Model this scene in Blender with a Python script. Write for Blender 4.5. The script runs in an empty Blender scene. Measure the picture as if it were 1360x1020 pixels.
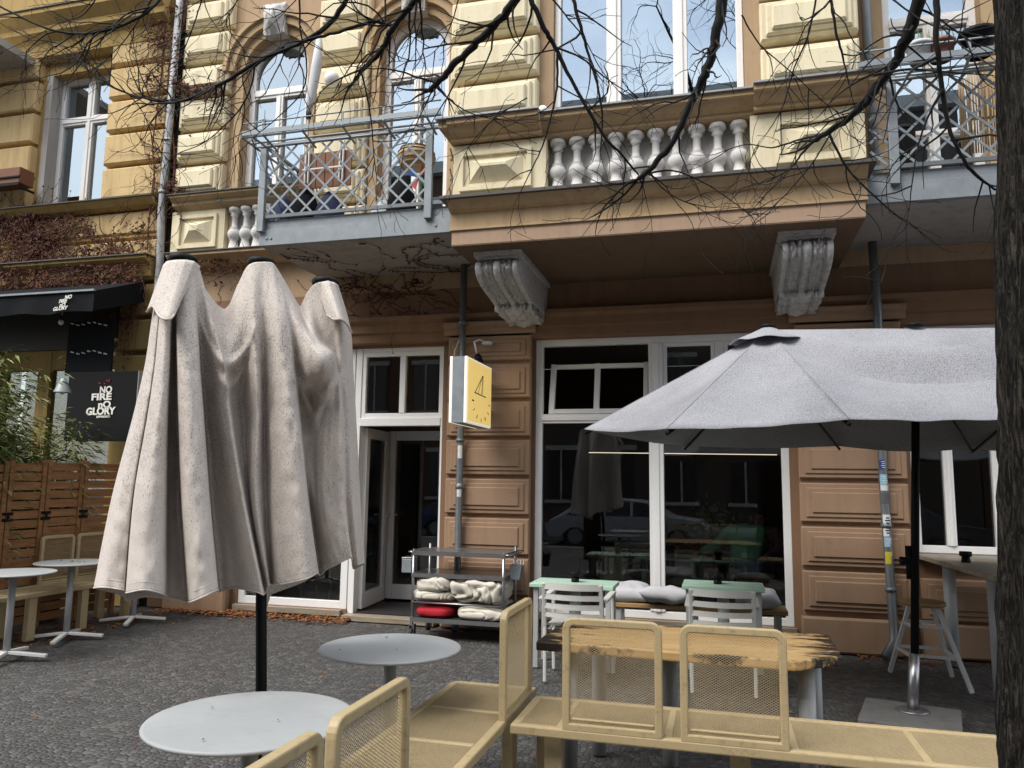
import bpy, bmesh, math, random
from mathutils import Vector, Matrix, noise
random.seed(7)
C = bpy.context.scene.collection
scene = bpy.context.scene
pi = math.pi
# ------------------------------------------------------------------ camera
FPX = 1025.27
pitch, roll, yaw = math.radians(7.2905), math.radians(.7778), math.radians(15.0778)
_R = Vector((math.cos(yaw), math.sin(yaw), 0)); _F = Vector((-math.sin(yaw), math.cos(yaw), 0)); _U = Vector((0, 0, 1))
_F2 = _F * math.cos(pitch) + _U * math.sin(pitch); _U2 = _U * math.cos(pitch) - _F * math.sin(pitch)
CR = _R * math.cos(roll) + _U2 * math.sin(roll); CU = _U2 * math.cos(roll) - _R * math.sin(roll); CF = _F2
CAM = Vector((0, 0, 1.55))
cd = bpy.data.cameras.new('camera'); cam = bpy.data.objects.new('camera', cd); C.objects.link(cam)
cd.sensor_width = 36; cd.lens = FPX / 1360 * 36; cd.clip_end = 500; cd.clip_start = .02
cam.matrix_world = Matrix(((CR.x, CU.x, -CF.x, 0), (CR.y, CU.y, -CF.y, 0), (CR.z, CU.z, -CF.z, CAM.z), (0, 0, 0, 1)))
scene.camera = cam
def at(px, py, ax, val):
    """world point seen at a photo pixel on the plane x/y/z = val (survey of the place)"""
    d = CR * (px - 680) - CU * (py - 510) + CF * FPX
    i = 'xyz'.index(ax); t = (val - CAM[i]) / d[i]
    return CAM + d * t
def ay(px, py, Y): return at(px, py, 'y', Y)
# ------------------------------------------------------------------ mesh builder
class MB:
    def __init__(s): s.v = []; s.f = []; s.sm = []
    def add(s, vs, fs, smooth=False):
        o = len(s.v); s.v += [tuple(v) for v in vs]; s.f += [tuple(i + o for i in f) for f in fs]; s.sm += [smooth] * len(fs)
        return s
    def box(s, x0, x1, y0, y1, z0, z1):
        if x1 < x0: x0, x1 = x1, x0
        if y1 < y0: y0, y1 = y1, y0
        if z1 < z0: z0, z1 = z1, z0
        return s.add([(x0,y0,z0),(x1,y0,z0),(x1,y1,z0),(x0,y1,z0),(x0,y0,z1),(x1,y0,z1),(x1,y1,z1),(x0,y1,z1)],
              [(0,3,2,1),(4,5,6,7),(0,1,5,4),(1,2,6,5),(2,3,7,6),(3,0,4,7)])
    def bar(s, p, q, w, h, up=(0, 0, 1)):
        p = Vector(p); q = Vector(q); d = (q - p).normalized(); u = Vector(up)
        if abs(d.dot(u)) > .98: u = Vector((0, 1, 0))
        a = d.cross(u).normalized(); b = a.cross(d).normalized(); a = a * w / 2; b = b * h / 2
        return s.add([p-a-b, p+a-b, p+a+b, p-a+b, q-a-b, q+a-b, q+a+b, q-a+b],
              [(0,3,2,1)[::-1],(4,5,6,7)[::-1],(0,1,5,4)[::-1],(1,2,6,5)[::-1],(2,3,7,6)[::-1],(3,0,4,7)[::-1]])
    def tube(s, pts, r, n=8, cap=True, smooth=True):
        pts = [Vector(p) for p in pts]; m = len(pts)
        rs = r if isinstance(r, (list, tuple)) else [r] * m
        t = (pts[1] - pts[0]).normalized(); u = Vector((0, 0, 1)) if abs(t.z) < .9 else Vector((1, 0, 0))
        a = t.cross(u).normalized(); vs = []
        for i, p in enumerate(pts):
            if 0 < i < m - 1: t = (pts[i+1] - pts[i-1])
            elif i: t = pts[i] - pts[i-1]
            t = t.normalized() if t.length > 1e-9 else Vector((0, 0, 1))
            a = (a - t * a.dot(t)); a = a.normalized() if a.length > 1e-6 else t.orthogonal().normalized()
            b = t.cross(a)
            for k in range(n):
                w = 2 * pi * k / n; vs.append(p + (a * math.cos(w) + b * math.sin(w)) * rs[i])
        fs = [(i*n+k, i*n+(k+1) % n, (i+1)*n+(k+1) % n, (i+1)*n+k) for i in range(m-1) for k in range(n)]
        s.add(vs, fs, smooth)
        if cap: s.add(vs[:n], [tuple(range(n))[::-1]]); s.add(vs[-n:], [tuple(range(n))])
        return s
    def lathe(s, prof, cx, cy, n=20, smooth=True, cap=True):
        vs = [(cx + r * math.cos(2*pi*k/n), cy + r * math.sin(2*pi*k/n), z) for r, z in prof for k in range(n)]
        m = len(prof)
        s.add(vs, [(i*n+k, i*n+(k+1) % n, (i+1)*n+(k+1) % n, (i+1)*n+k) for i in range(m-1) for k in range(n)], smooth)
        if cap: s.add(vs[:n], [tuple(range(n))[::-1]]); s.add(vs[-n:], [tuple(range(n))])
        return s
    def prism(s, poly, ax, a0, a1):
        """poly: 2-D points in the plane across axis ax (x: (y,z); y: (x,z); z: (x,y))"""
        n = len(poly)
        def P(p, a): return {'x': (a, p[0], p[1]), 'y': (p[0], a, p[1]), 'z': (p[0], p[1], a)}[ax]
        return s.add([P(p, a0) for p in poly] + [P(p, a1) for p in poly],
              [tuple(range(n)), tuple(range(2*n-1, n-1, -1))] + [(i, n+i, n+(i+1) % n, (i+1) % n) for i in range(n)])
    def grid(s, fn, nu, nv, smooth=True, closed=False):
        vs = [fn(i / nu, j / nv) for j in range(nv + 1) for i in range(nu + 1)]
        w = nu + 1
        return s.add(vs, [(j*w+i, j*w+i+1, (j+1)*w+i+1, (j+1)*w+i) for j in range(nv) for i in range(nu)], smooth)
    def ball(s, c, rx, ry, rz, nu=14, nv=9):
        c = Vector(c)
        return s.grid(lambda u, v: c + Vector((rx*math.cos(2*pi*u)*math.sin(pi*v), ry*math.sin(2*pi*u)*math.sin(pi*v), -rz*math.cos(pi*v))), nu, nv)
    def build(s, name, mat, parent=None, bevel=0, seg=2, fix=True):
        me = bpy.data.meshes.new(name)
        if parent is not None: o0 = ORG[parent.name_full]
        else:
            xs = [v[0] for v in s.v]; ys = [v[1] for v in s.v]; zs = [v[2] for v in s.v]
            o0 = Vector(((min(xs)+max(xs))/2, (min(ys)+max(ys))/2, min(zs)))
        me.from_pydata([(v[0]-o0.x, v[1]-o0.y, v[2]-o0.z) for v in s.v], [], s.f)
        me.polygons.foreach_set('use_smooth', s.sm)
        if fix:
            bm = bmesh.new(); bm.from_mesh(me); bmesh.ops.remove_doubles(bm, verts=bm.verts, dist=1e-5)
            bmesh.ops.recalc_face_normals(bm, faces=bm.faces); bm.to_mesh(me); bm.free()
        me.update(); me.materials.append(mat)
        o = bpy.data.objects.new(name, me); C.objects.link(o)
        if parent is not None: o.parent = parent
        else: o.location = o0
        ORG[o.name_full] = Vector(o0)
        if bevel:
            m = o.modifiers.new('bevel', 'BEVEL'); m.width = bevel; m.segments = seg; m.limit_method = 'ANGLE'; m.angle_limit = math.radians(50)
            m.use_clamp_overlap = True
        return o
ORG = {}
def tag(o, label=None, cat=None, group=None, kind=None):
    if label: o['label'] = label
    if cat: o['category'] = cat
    if group: o['group'] = group
    if kind: o['kind'] = kind
    return o
def thing(name, label, cat, loc, group=None):
    o = bpy.data.objects.new(name, None); C.objects.link(o); o.location = loc; o.empty_display_size = .1
    ORG[o.name_full] = Vector(loc); return tag(o, label, cat, group)
def copy_tree(o, parent=None):
    c = o.copy(); C.objects.link(c)
    if parent is not None: c.parent = parent
    for ch in list(o.children): copy_tree(ch, c)
    return c
def dup(root, loc, label, rz=0):
    c = copy_tree(root); c.location = loc; c.rotation_euler = (0, 0, rz); c['label'] = label
    ORG[c.name_full] = Vector(loc); return c
# ------------------------------------------------------------------ materials
class NT:
    def __init__(s, name):
        s.m = bpy.data.materials.new(name); s.m.use_nodes = True; s.t = s.m.node_tree; s.t.nodes.clear()
        s.out = s.n('ShaderNodeOutputMaterial'); s.tc = s.n('ShaderNodeTexCoord')
    def n(s, ty, **k):
        nd = s.t.nodes.new(ty)
        for a, v in k.items(): setattr(nd, a, v)
        return nd
    def l(s, a, b): s.t.links.new(a, b)
    def noise(s, scale, detail=4, rough=.55, vec=None, stretch=None, dist=0):
        nd = s.n('ShaderNodeTexNoise'); nd.inputs['Scale'].default_value = scale; nd.inputs['Detail'].default_value = detail
        nd.inputs['Roughness'].default_value = rough; nd.inputs['Distortion'].default_value = dist
        src = vec or s.tc.outputs['Object']
        if stretch:
            mp = s.n('ShaderNodeMapping'); mp.inputs['Scale'].default_value = stretch; s.l(src, mp.inputs['Vector']); src = mp.outputs['Vector']
        s.l(src, nd.inputs['Vector']); return nd.outputs['Fac']
    def ramp(s, fac, stops):
        r = s.n('ShaderNodeValToRGB'); e = r.color_ramp.elements
        while len(e) < len(stops): e.new(.5)
        for i, (p, c) in enumerate(stops):
            e[i].position = p; e[i].color = (*c, 1) if len(c) == 3 else c
        s.l(fac, r.inputs['Fac']); return r.outputs['Color']
    def mix(s, fac, a, b, mode='MIX'):
        m = s.n('ShaderNodeMix', data_type='RGBA', blend_type=mode)
        for sock, v in ((m.inputs[0], fac), (m.inputs[6], a), (m.inputs[7], b)):
            if isinstance(v, (int, float)): sock.default_value = v
            elif isinstance(v, tuple): sock.default_value = (*v[:3], 1)
            else: s.l(v, sock)
        return m.outputs[2]
    def math(s, op, a, b=None, clamp=False):
        m = s.n('ShaderNodeMath', operation=op, use_clamp=clamp)
        for i, v in enumerate((a, b)):
            if v is None: continue
            if isinstance(v, (int, float)): m.inputs[i].default_value = v
            else: s.l(v, m.inputs[i])
        return m.outputs[0]
    def bsdf(s, col, rough=.6, metal=0, bump=None, bstr=.3, bdist=.01, spec=None, **kw):
        b = s.n('ShaderNodeBsdfPrincipled')
        for nm, v in (('Base Color', col), ('Roughness', rough), ('Metallic', metal)):
            if isinstance(v, tuple): b.inputs[nm].default_value = (*v[:3], 1)
            elif isinstance(v, (int, float)): b.inputs[nm].default_value = v
            else: s.l(v, b.inputs[nm])
        if spec is not None: b.inputs['Specular IOR Level'].default_value = spec
        for k, v in kw.items(): b.inputs[k].default_value = v
        if bump is not None:
            bp = s.n('ShaderNodeBump'); bp.inputs['Strength'].default_value = bstr; bp.inputs['Distance'].default_value = bdist
            s.l(bump, bp.inputs['Height']); s.l(bp.outputs['Normal'], b.inputs['Normal'])
        s.l(b.outputs['BSDF'], s.out.inputs['Surface']); return b
def mul(c, k): return tuple(min(1, x * k) for x in c)
def stucco(name, col, dirt=.5, grain=.25, dcol=None):
    t = NT(name); big = t.noise(1.3, 5, .6); fine = t.noise(90, 3, .6); st = t.noise(1, 4, .6, stretch=(9, 9, .7)); sp = t.noise(14, 5, .7)
    c = t.mix(big, mul(col, .82), mul(col, 1.12))
    dc = dcol or mul(col, .45)
    c = t.mix(t.math('MULTIPLY', t.ramp(st, [(.48, (0,0,0)), (.78, (1,1,1))]), dirt), c, dc)
    c = t.mix(t.math('MULTIPLY', t.ramp(sp, [(.58, (0,0,0)), (.72, (1,1,1))]), dirt * .7), c, mul(dc, .8))
    t.bsdf(c, .85, bump=t.math('ADD', fine, t.math('MULTIPLY', sp, 1.5)), bstr=grain, bdist=.004, spec=.25); return t.m
def paint(name, col, rough=.45, var=.12, dirt=.15, scale=6, spec=.4, bump=.06, metal=0):
    t = NT(name); a = t.noise(scale, 5, .65); b = t.noise(scale * 9, 4, .6)
    c = t.mix(a, mul(col, 1 - var), mul(col, 1 + var))
    c = t.mix(t.math('MULTIPLY', t.ramp(b, [(.55, (0,0,0)), (.75, (1,1,1))]), dirt), c, mul(col, .4))
    t.bsdf(c, t.math('ADD', t.math('MULTIPLY', a, .25), rough - .12), metal, bump=b, bstr=bump, bdist=.003, spec=spec); return t.m
M = {}
M['cream'] = stucco('pale_cream_stucco', (.77, .695, .495), .42, .25, (.36, .26, .13))
M['ochre'] = stucco('ochre_stucco', (.47, .34, .20), .45)
M['tan'] = stucco('tan_stucco', (.44, .31, .195), .35)
M['yellow'] = stucco('weathered_yellow_stucco', (.63, .465, .235), .55, .3, (.24, .15, .07))
M['yellowd'] = stucco('dull_yellow_stucco', (.42, .29, .11), .55, .3, (.12, .08, .035))
M['brown'] = stucco('pinkish_brown_stucco', (.36, .235, .152), .3)
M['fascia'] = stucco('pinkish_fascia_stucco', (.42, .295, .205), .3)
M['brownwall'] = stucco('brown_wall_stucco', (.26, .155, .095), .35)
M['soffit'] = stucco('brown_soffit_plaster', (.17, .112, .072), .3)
M['concrete'] = stucco('grey_concrete', (.40, .385, .365), .5)
M['whitestone'] = stucco('white_painted_stone', (.66, .65, .63), .5, .3, (.2, .19, .17))
M['recess'] = stucco('grey_recess_stone', (.64, .63, .61), .4)
M['pvc'] = paint('white_window_paint', (.84, .84, .83), .35, .04, .12)
M['oldwhite'] = paint('aged_white_paint', (.82, .81, .79), .45, .08, .25)
M['flash'] = paint('grey_zinc_flashing', (.30, .31, .32), .45, .15, .3, metal=.3)
M['darkflash'] = paint('dark_sheet_flashing', (.075, .07, .065), .55, .2, .3)
M['galv'] = paint('galvanised_steel', (.25, .28, .30), .5, .3, .4, 9, metal=.25)
M['pipe'] = paint('grey_drainpipe', (.17, .185, .195), .4, .2, .3, 8, metal=.35)
M['pipew'] = paint('worn_pale_drainpipe', (.36, .365, .37), .5, .45, .8, 8)
M['steel'] = paint('brushed_stainless', (.36, .36, .37), .32, .1, .15, 20, metal=.9)
M['black'] = paint('black_metal', (.0055, .0055, .006), .5, .2, .1, spec=.16)
M['blackcloth'] = paint('black_awning_cloth', (.010, .011, .013), .85, .2, .2, spec=.12)
M['beige'] = paint('beige_powder_coat', (.44, .345, .195), .42, .14, .5, 4)
M['beigemesh'] = paint('dusty_perforated_beige', (.39, .305, .175), .6, .22, .55, 9, bump=.3)
M['tablewhite'] = paint('pale_grey_tabletop', (.37, .385, .39), .5, .24, .16, 2.2, spec=.3)
M['whitemetal'] = paint('white_metal', (.66, .66, .65), .4, .06, .2)
M['greymetal'] = paint('grey_painted_steel', (.36, .37, .37), .4, .1, .25)
M['greypost'] = paint('dull_grey_post', (.30, .30, .285), .5, .15, .35)
M['slatwhite'] = paint('chalky_white_slats', (.56, .56, .53), .5, .10, .3)
M['mint'] = paint('pale_mint_tabletop', (.40, .58, .47), .45, .08, .25)
M['letter'] = paint('white_lettering', (.8, .78, .72), .6, .05, .1)
M['red'] = paint('red_cloth', (.35, .01, .02), .85, .2, .2)
M['rubber'] = paint('dark_rubber', (.02, .02, .02), .7, .2, .1)
M['awningshade'] = paint('painted_awning_shade', (.025, .022, .018), .5, .3, .3)  # near-black coat imitating the shade under the awning
M['blackvoid'] = paint('painted_darkness', (.018, .014, .012), .8, .3, .1)  # black standing for missing light in rooms and the house gap
M['inwall'] = paint('dim_interior_wall', (.10, .055, .035), .8, .3, .3, 2)
M['inceil'] = paint('pale_interior_ceiling', (.42, .38, .34), .9, .1, .1)
M['infloor'] = paint('interior_wooden_floor', (.22, .15, .09), .5, .3, .3, 4)
M['curtain'] = paint('pale_curtain', (.55, .57, .60), .9, .1, .05)
M['chrome'] = paint('light_fitting_white', (.8, .8, .8), .3, .03, .05)
M['terracotta'] = paint('terracotta', (.24, .10, .07), .7, .2, .3)
M['wicker'] = paint('wicker', (.45, .32, .18), .7, .25, .4, 30, bump=.5)
M['navy'] = paint('navy_cloth', (.02, .03, .08), .9, .3, .2)
M['panelwood'] = paint('red_brown_board', (.17, .065, .028), .55, .25, .3, 5)
def wood(name, col, dark, rough=.6, stretch=(3, 30, 30), burnt=False, contrast=.8):
    t = NT(name); g = t.noise(1, 6, .65, stretch=stretch, dist=.6); k = t.noise(2.5, 4, .6)
    c = t.mix(t.ramp(g, [(.35, (0,0,0)), (.7, (1,1,1))]), mul(col, 1.1), dark)
    c = t.mix(t.math('MULTIPLY', k, .4), c, mul(col, .6))
    if burnt:
        d = t.noise(4, 7, .75, stretch=(1, 3.2, 1)); nd = t.n('ShaderNodeTexCoord')
        sx = t.n('ShaderNodeSeparateXYZ'); t.l(t.tc.outputs['Generated'], sx.inputs[0])
        ex = t.math('ABSOLUTE', t.math('SUBTRACT', sx.outputs[0], .5)); ey = t.math('ABSOLUTE', t.math('SUBTRACT', sx.outputs[1], .5))
        e = t.math('MAXIMUM', t.math('SUBTRACT', t.math('MULTIPLY', ex, 2.0), .10), t.math('MULTIPLY', ey, 1.5))
        v = t.math('ADD', e, t.math('MULTIPLY', t.math('SUBTRACT', d, .5), 1.5))
        c = t.mix(t.ramp(v, [(.68, (0,0,0)), (.80, (1,1,1))]), c, (.018, .013, .010))
    t.bsdf(c, rough, bump=g, bstr=.2, bdist=.004, spec=.35); return t.m
M['fencewood'] = wood('stained_brown_slats', (.31, .155, .065), (.15, .066, .025), .65, (30, 3, 30))
M['burnt'] = wood('scorched_timber_top', (.50, .335, .155), (.36, .22, .09), .4, (3, 30, 30), True)
M['plywood'] = wood('worn_light_wood', (.42, .27, .12), (.24, .14, .06), .6)
M['greywood'] = wood('weathered_tabletop_wood', (.36, .31, .24), (.20, .16, .11), .5)
def glass(name, k, base, tint=(1, 1, 1), gcol=(.95, .97, 1)):
    t = NT(name); g = t.n('ShaderNodeBsdfGlossy'); g.inputs['Roughness'].default_value = 0.0; g.inputs['Color'].default_value = (*gcol, 1)
    tr = t.n('ShaderNodeBsdfTransparent'); tr.inputs['Color'].default_value = (*tint, 1)
    f = t.n('ShaderNodeFresnel'); f.inputs['IOR'].default_value = 1.5
    wv = t.noise(1.1, 2, .5); bp = t.n('ShaderNodeBump'); bp.inputs['Strength'].default_value = .02; bp.inputs['Distance'].default_value = .02
    t.l(wv, bp.inputs['Height']); t.l(bp.outputs['Normal'], g.inputs['Normal'])
    mx = t.n('ShaderNodeMixShader'); t.l(t.math('ADD', t.math('MULTIPLY', f.outputs[0], k), base, True), mx.inputs[0])
    t.l(tr.outputs[0], mx.inputs[1]); t.l(g.outputs[0], mx.inputs[2]); t.l(mx.outputs[0], t.out.inputs['Surface']); return t.m
M['glass'] = glass('shop_window_glass', 1.15, .0, (.94, .96, .95))
M['glassdark'] = glass('shaded_cafe_glass', .35, .0, (.8, .82, .8))
M['glassup'] = glass('sky_reflecting_glass', 2.2, .34, (.5, .56, .6), (.78, .90, 1))
def fabric(name, col, spot, weave=420, dens=.56, dirt=.6, stretch=(1, 1, .35), fine=210, wrs=(11, 11, 2.2)):
    t = NT(name); a = t.noise(1.6, 4, .6); s = t.noise(fine, 4, .62, stretch=stretch); s2 = t.noise(50, 5, .7, stretch=stretch); w = t.noise(weave, 2, .5)
    zone = t.noise(1.1, 3, .6)
    c = t.mix(a, mul(col, .82), mul(col, 1.12))
    m = t.math('ADD', s, t.math('MULTIPLY', t.math('SUBTRACT', zone, .5), .34))
    c = t.mix(t.math('MULTIPLY', t.ramp(m, [(dens, (0,0,0)), (dens + .07, (1,1,1))]), dirt), c, spot)
    c = t.mix(t.math('MULTIPLY', t.ramp(s2, [(.55, (0,0,0)), (.8, (1,1,1))]), dirt * .35), c, mul(spot, 1.5))
    wr = t.noise(1, 5, .6, stretch=wrs)
    t.bsdf(c, .92, bump=t.math('ADD', t.math('MULTIPLY', w, .12), wr), bstr=.45, bdist=.014, spec=.12); return t.m
M['canvas'] = fabric('stained_beige_canvas', (.63, .575, .53), (.10, .08, .07), dens=.55, dirt=.62, stretch=(1, 1, .5))
M['canvasgrey'] = fabric('speckled_grey_canvas', (.345, .35, .375), (.10, .10, .11), dens=.50, dirt=.6, stretch=(1, 1, 1), fine=165)
M['cushion'] = fabric('grey_cushion_cloth', (.50, .50, .53), (.3, .3, .31), dens=.6, dirt=.3)
M['blanket'] = fabric('cream_blanket', (.60, .565, .49), (.4, .37, .31), dens=.6, dirt=.3)
M['khaki'] = fabric('khaki_bag_cloth', (.36, .34, .26), (.15, .14, .1), dens=.6, dirt=.3)
def stone_console():
    t = NT('weathered_white_carving'); a = t.noise(20, 6, .7); v = t.n('ShaderNodeTexVoronoi'); v.inputs['Scale'].default_value = 34; t.l(t.tc.outputs['Object'], v.inputs['Vector'])
    c = t.ramp(a, [(.30, (.26, .25, .235)), (.45, (.50, .49, .475)), (.75, (.66, .65, .64))])
    t.bsdf(c, .5, bump=t.math('ADD', a, v.outputs['Distance']), bstr=.4, bdist=.008, spec=.3); return t.m
M['carving'] = stone_console()
def bark(name, col):
    t = NT(name); a = t.noise(1, 6, .7, stretch=(75, 75, 13), dist=1.6); b = t.noise(6, 4, .6); f = t.noise(150, 4, .6)
    c = t.mix(t.ramp(a, [(.47, (0,0,0)), (.66, (1,1,1))]), mul(col, .14), mul(col, 3.2)); c = t.mix(t.math('MULTIPLY', t.ramp(b, [(.5,(0,0,0)),(.7,(1,1,1))]), .25), c, mul((.10, .10, .07), .6))
    t.bsdf(c, .9, bump=t.math('ADD', a, t.math('MULTIPLY', f, .2)), bstr=1, bdist=.022, spec=.2); return t.m
M['bark'] = bark('furrowed_bark', (.024, .0205, .016))
M['granite'] = stucco('grey_granite', (.15, .147, .14), .5, .4)
M['twig'] = paint('dark_twig_bark', (.006, .0052, .005), .8, .3, .2)
def cobble():
    t = NT('mosaic_paving'); mp = t.n('ShaderNodeMapping'); wob = t.noise(2.2, 2, .5)
    nd = t.n('ShaderNodeTexNoise'); nd.inputs['Scale'].default_value = 1.7; t.l(t.tc.outputs['Object'], nd.inputs['Vector'])
    vv = t.n('ShaderNodeVectorMath', operation='MULTIPLY_ADD'); t.l(nd.outputs['Color'], vv.inputs[0]); vv.inputs[1].default_value = (.25, .25, 0); t.l(t.tc.outputs['Object'], vv.inputs[2])
    def vor(feat):
        v = t.n('ShaderNodeTexVoronoi', feature=feat, voronoi_dimensions='2D'); v.inputs['Scale'].default_value = 23; v.inputs['Randomness'].default_value = .62; t.l(vv.outputs[0], v.inputs['Vector']); return v
    e = vor('DISTANCE_TO_EDGE'); f = vor('F1')
    sx = t.n('ShaderNodeSeparateColor'); t.l(f.outputs['Color'], sx.inputs[0])
    c = t.ramp(sx.outputs[0], [(0, (.055, .055, .056)), (.6, (.090, .089, .087)), (1, (.15, .146, .14))])
    big = t.noise(.6, 4, .6); c = t.mix(t.math('MULTIPLY', big, .6), c, mul((.055, .05, .046), 1))
    j = t.ramp(e.outputs['Distance'], [(.03, (1,1,1)), (.13, (0,0,0))]); grit = t.noise(120, 3, .6)
    c = t.mix(t.math('MULTIPLY', j, .5), c, t.mix(grit, (.022, .021, .020), (.075, .07, .065)))
    lich = t.noise(40, 3, .7); c = t.mix(t.math('MULTIPLY', t.ramp(lich, [(.62,(0,0,0)),(.72,(1,1,1))]), .5), c, (.17, .165, .155))
    h = t.math('ADD', t.math('MINIMUM', t.math('MULTIPLY', e.outputs['Distance'], 4), 1), t.math('MULTIPLY', t.math('ADD', grit, t.math('MULTIPLY', sx.outputs[1], 1.2)), .35))
    t.bsdf(c, t.math('ADD', t.math('MULTIPLY', grit, .3), .45), bump=h, bstr=.6, bdist=.016, spec=.35); return t.m
M['cobble'] = cobble()
M['asphalt'] = paint('asphalt', (.05, .05, .052), .8, .3, .3, 3)
def leafm(name, cols):
    t = NT(name); oi = t.n('ShaderNodeNewGeometry'); c = t.ramp(oi.outputs['Random Per Island'], [(i / max(1, len(cols)-1), k) for i, k in enumerate(cols)])
    t.bsdf(c, .7, spec=.2); return t.m
M['leaves'] = leafm('dry_leaves', [(.10, .03, .012), (.22, .075, .025), (.33, .15, .05), (.13, .055, .03)])
M['vine'] = leafm('dry_red_vine', [(.035, .014, .011), (.085, .028, .02), (.15, .06, .035), (.06, .035, .026)])
M['bamboo'] = leafm('bamboo_leaves', [(.07, .10, .03), (.13, .17, .05), (.20, .23, .08), (.28, .27, .13)])
def emis(name, col, s):
    t = NT(name); e = t.n('ShaderNodeEmission'); e.inputs['Color'].default_value = (*col, 1); e.inputs['Strength'].default_value = s; t.l(e.outputs[0], t.out.inputs['Surface']); return t.m
M['lamp'] = emis('lit_lamp_tube', (1, .85, .65), .6)
def litface(name, col, s):
    t = NT(name); a = t.noise(3, 3, .5); c = t.mix(a, mul(col, .92), col); b = t.bsdf(c, .35); t.l(c, b.inputs['Emission Color']); b.inputs['Emission Strength'].default_value = s; return t.m
M['signyellow'] = litface('yellow_backlit_acrylic', (.84, .60, .19), .36)
M['signwhite'] = litface('white_backlit_acrylic', (.85, .8, .7), .30)
def scr(col): return paint('sticker_%d' % (len(bpy.data.materials)), col, .5, .2, .3, 60)
# ------------------------------------------------------------------ building helpers
YW, YP, YG = 8.2, 8.06, 8.24
def wallgrid(mb, x0, x1, z0, z1, y0, y1, holes):
    xs = sorted({x0, x1, *[h[0] for h in holes], *[h[1] for h in holes]}); xs = [x for x in xs if x0 <= x <= x1]
    for a, b in zip(xs, xs[1:]):
        cuts = sorted([(h[2], h[3]) for h in holes if h[0] <= a and h[1] >= b]); z = z0
        for c0, c1 in cuts:
            if c0 > z: mb.box(a, b, y0, y1, z, c0)
            z = max(z, c1)
        if z < z1: mb.box(a, b, y0, y1, z, z1)
def block(mb, x0, x1, z0, z1, yb, d1, d2, ins=.06, steps=1, cham=.02, side=0):
    """rusticated block standing out of plane yb towards -y: body d1, chamfered; then raised panel(s) d2"""
    def fr(a0, a1, c0, c1, y0, y1, ch):
        mb.add([(a0,y0,c0),(a1,y0,c0),(a1,y0,c1),(a0,y0,c1),(a0,y1+ch,c0),(a1,y1+ch,c0),(a1,y1+ch,c1),(a0,y1+ch,c1),
                (a0+ch,y1,c0+ch),(a1-ch,y1,c0+ch),(a1-ch,y1,c1-ch),(a0+ch,y1,c1-ch)],
               [(0,1,5,4),(1,2,6,5),(2,3,7,6),(3,0,4,7),(4,5,9,8),(5,6,10,9),(6,7,11,10),(7,4,8,11),(8,9,10,11)])
    fr(x0, x1, z0, z1, yb, yb - d1, cham)
    y = yb - d1
    for k in range(steps):
        x0 += ins; x1 -= ins; z0 += ins * .8; z1 -= ins * .8
        fr(x0, x1, z0, z1, y + .002, y - d2, cham * .8); y -= d2
def window(parent, x0, x1, z0, z1, y, fw=.07, vs=(), hs=(), mat='pvc', gmat='glass', d=.08, name='window', arch=False, bead=True, panes=None):
    mb = MB(); zt = z1 - (x1 - x0) / 2 if arch else z1
    mb.box(x0, x0+fw, y, y+d, z0, zt); mb.box(x1-fw, x1, y, y+d, z0, zt); mb.box(x0+fw, x1-fw, y+.002, y+d-.002, z0, z0+fw)
    g = MB()
    if arch:
        cx = (x0+x1)/2; R = (x1-x0)/2; n = 18
        pts = [(math.cos(pi*k/n), math.sin(pi*k/n)) for k in range(n+1)]
        for a, b in zip(pts, pts[1:]):
            mb.prism([(cx+a[0]*R, zt+a[1]*R), (cx+b[0]*R, zt+b[1]*R), (cx+b[0]*(R-fw), zt+b[1]*(R-fw)), (cx+a[0]*(R-fw), zt+a[1]*(R-fw))], 'y', y, y+d)
        g.prism([(x0+fw*.5, z0+fw*.5), (x1-fw*.5, z0+fw*.5)] + [(cx+p[0]*(R-fw*.5), zt+p[1]*(R-fw*.5)) for p in pts], 'y', y+d*.5, y+d*.5+.006)
    else:
        mb.box(x0+fw, x1-fw, y+.002, y+d-.002, z1-fw, z1)
        for a_, b_, c_, e_ in (panes or [(x0+fw*.5, x1-fw*.5, z0+fw*.5, z1-fw*.5)]): g.box(a_, b_, y+d*.5, y+d*.5+.006, c_, e_)
    for z, w in hs: mb.box(x0+fw, x1-fw, y-.006, y+d-.004, z-w/2, z+w/2); mb.box(x0+fw*.9, x1-fw*.9, y-.022, y-.006, z-w*.22, z+w*.22)
    for q in vs:
        x, w, a, b = q if len(q) == 4 else (q[0], q[1], z0+fw, (zt if arch else z1-fw))
        mb.box(x-w/2, x+w/2, y-.010, y+d-.006, a, b)
        if bead: mb.box(x-w*.2, x+w*.2, y-.024, y-.010, a, b)
    f = mb.build(name, M[mat], parent, .004, 1); g.build('pane', M[gmat], f); return f
def part(mb, name, mat, parent, bevel=0, seg=2): return mb.build(name, M[mat], parent, bevel, seg)
def box_part(name, mat, parent, *b, bevel=0): return MB().box(*b).build(name, M[mat], parent, bevel)
def profile_band(mb, x0, x1, prof, yback):
    """horizontal moulding along x; prof = [(y, z)...] front outline from bottom to top, closed at yback"""
    mb.prism([(yback, prof[0][1])] + list(prof) + [(yback, prof[-1][1])], 'x', x0, x1)
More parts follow.
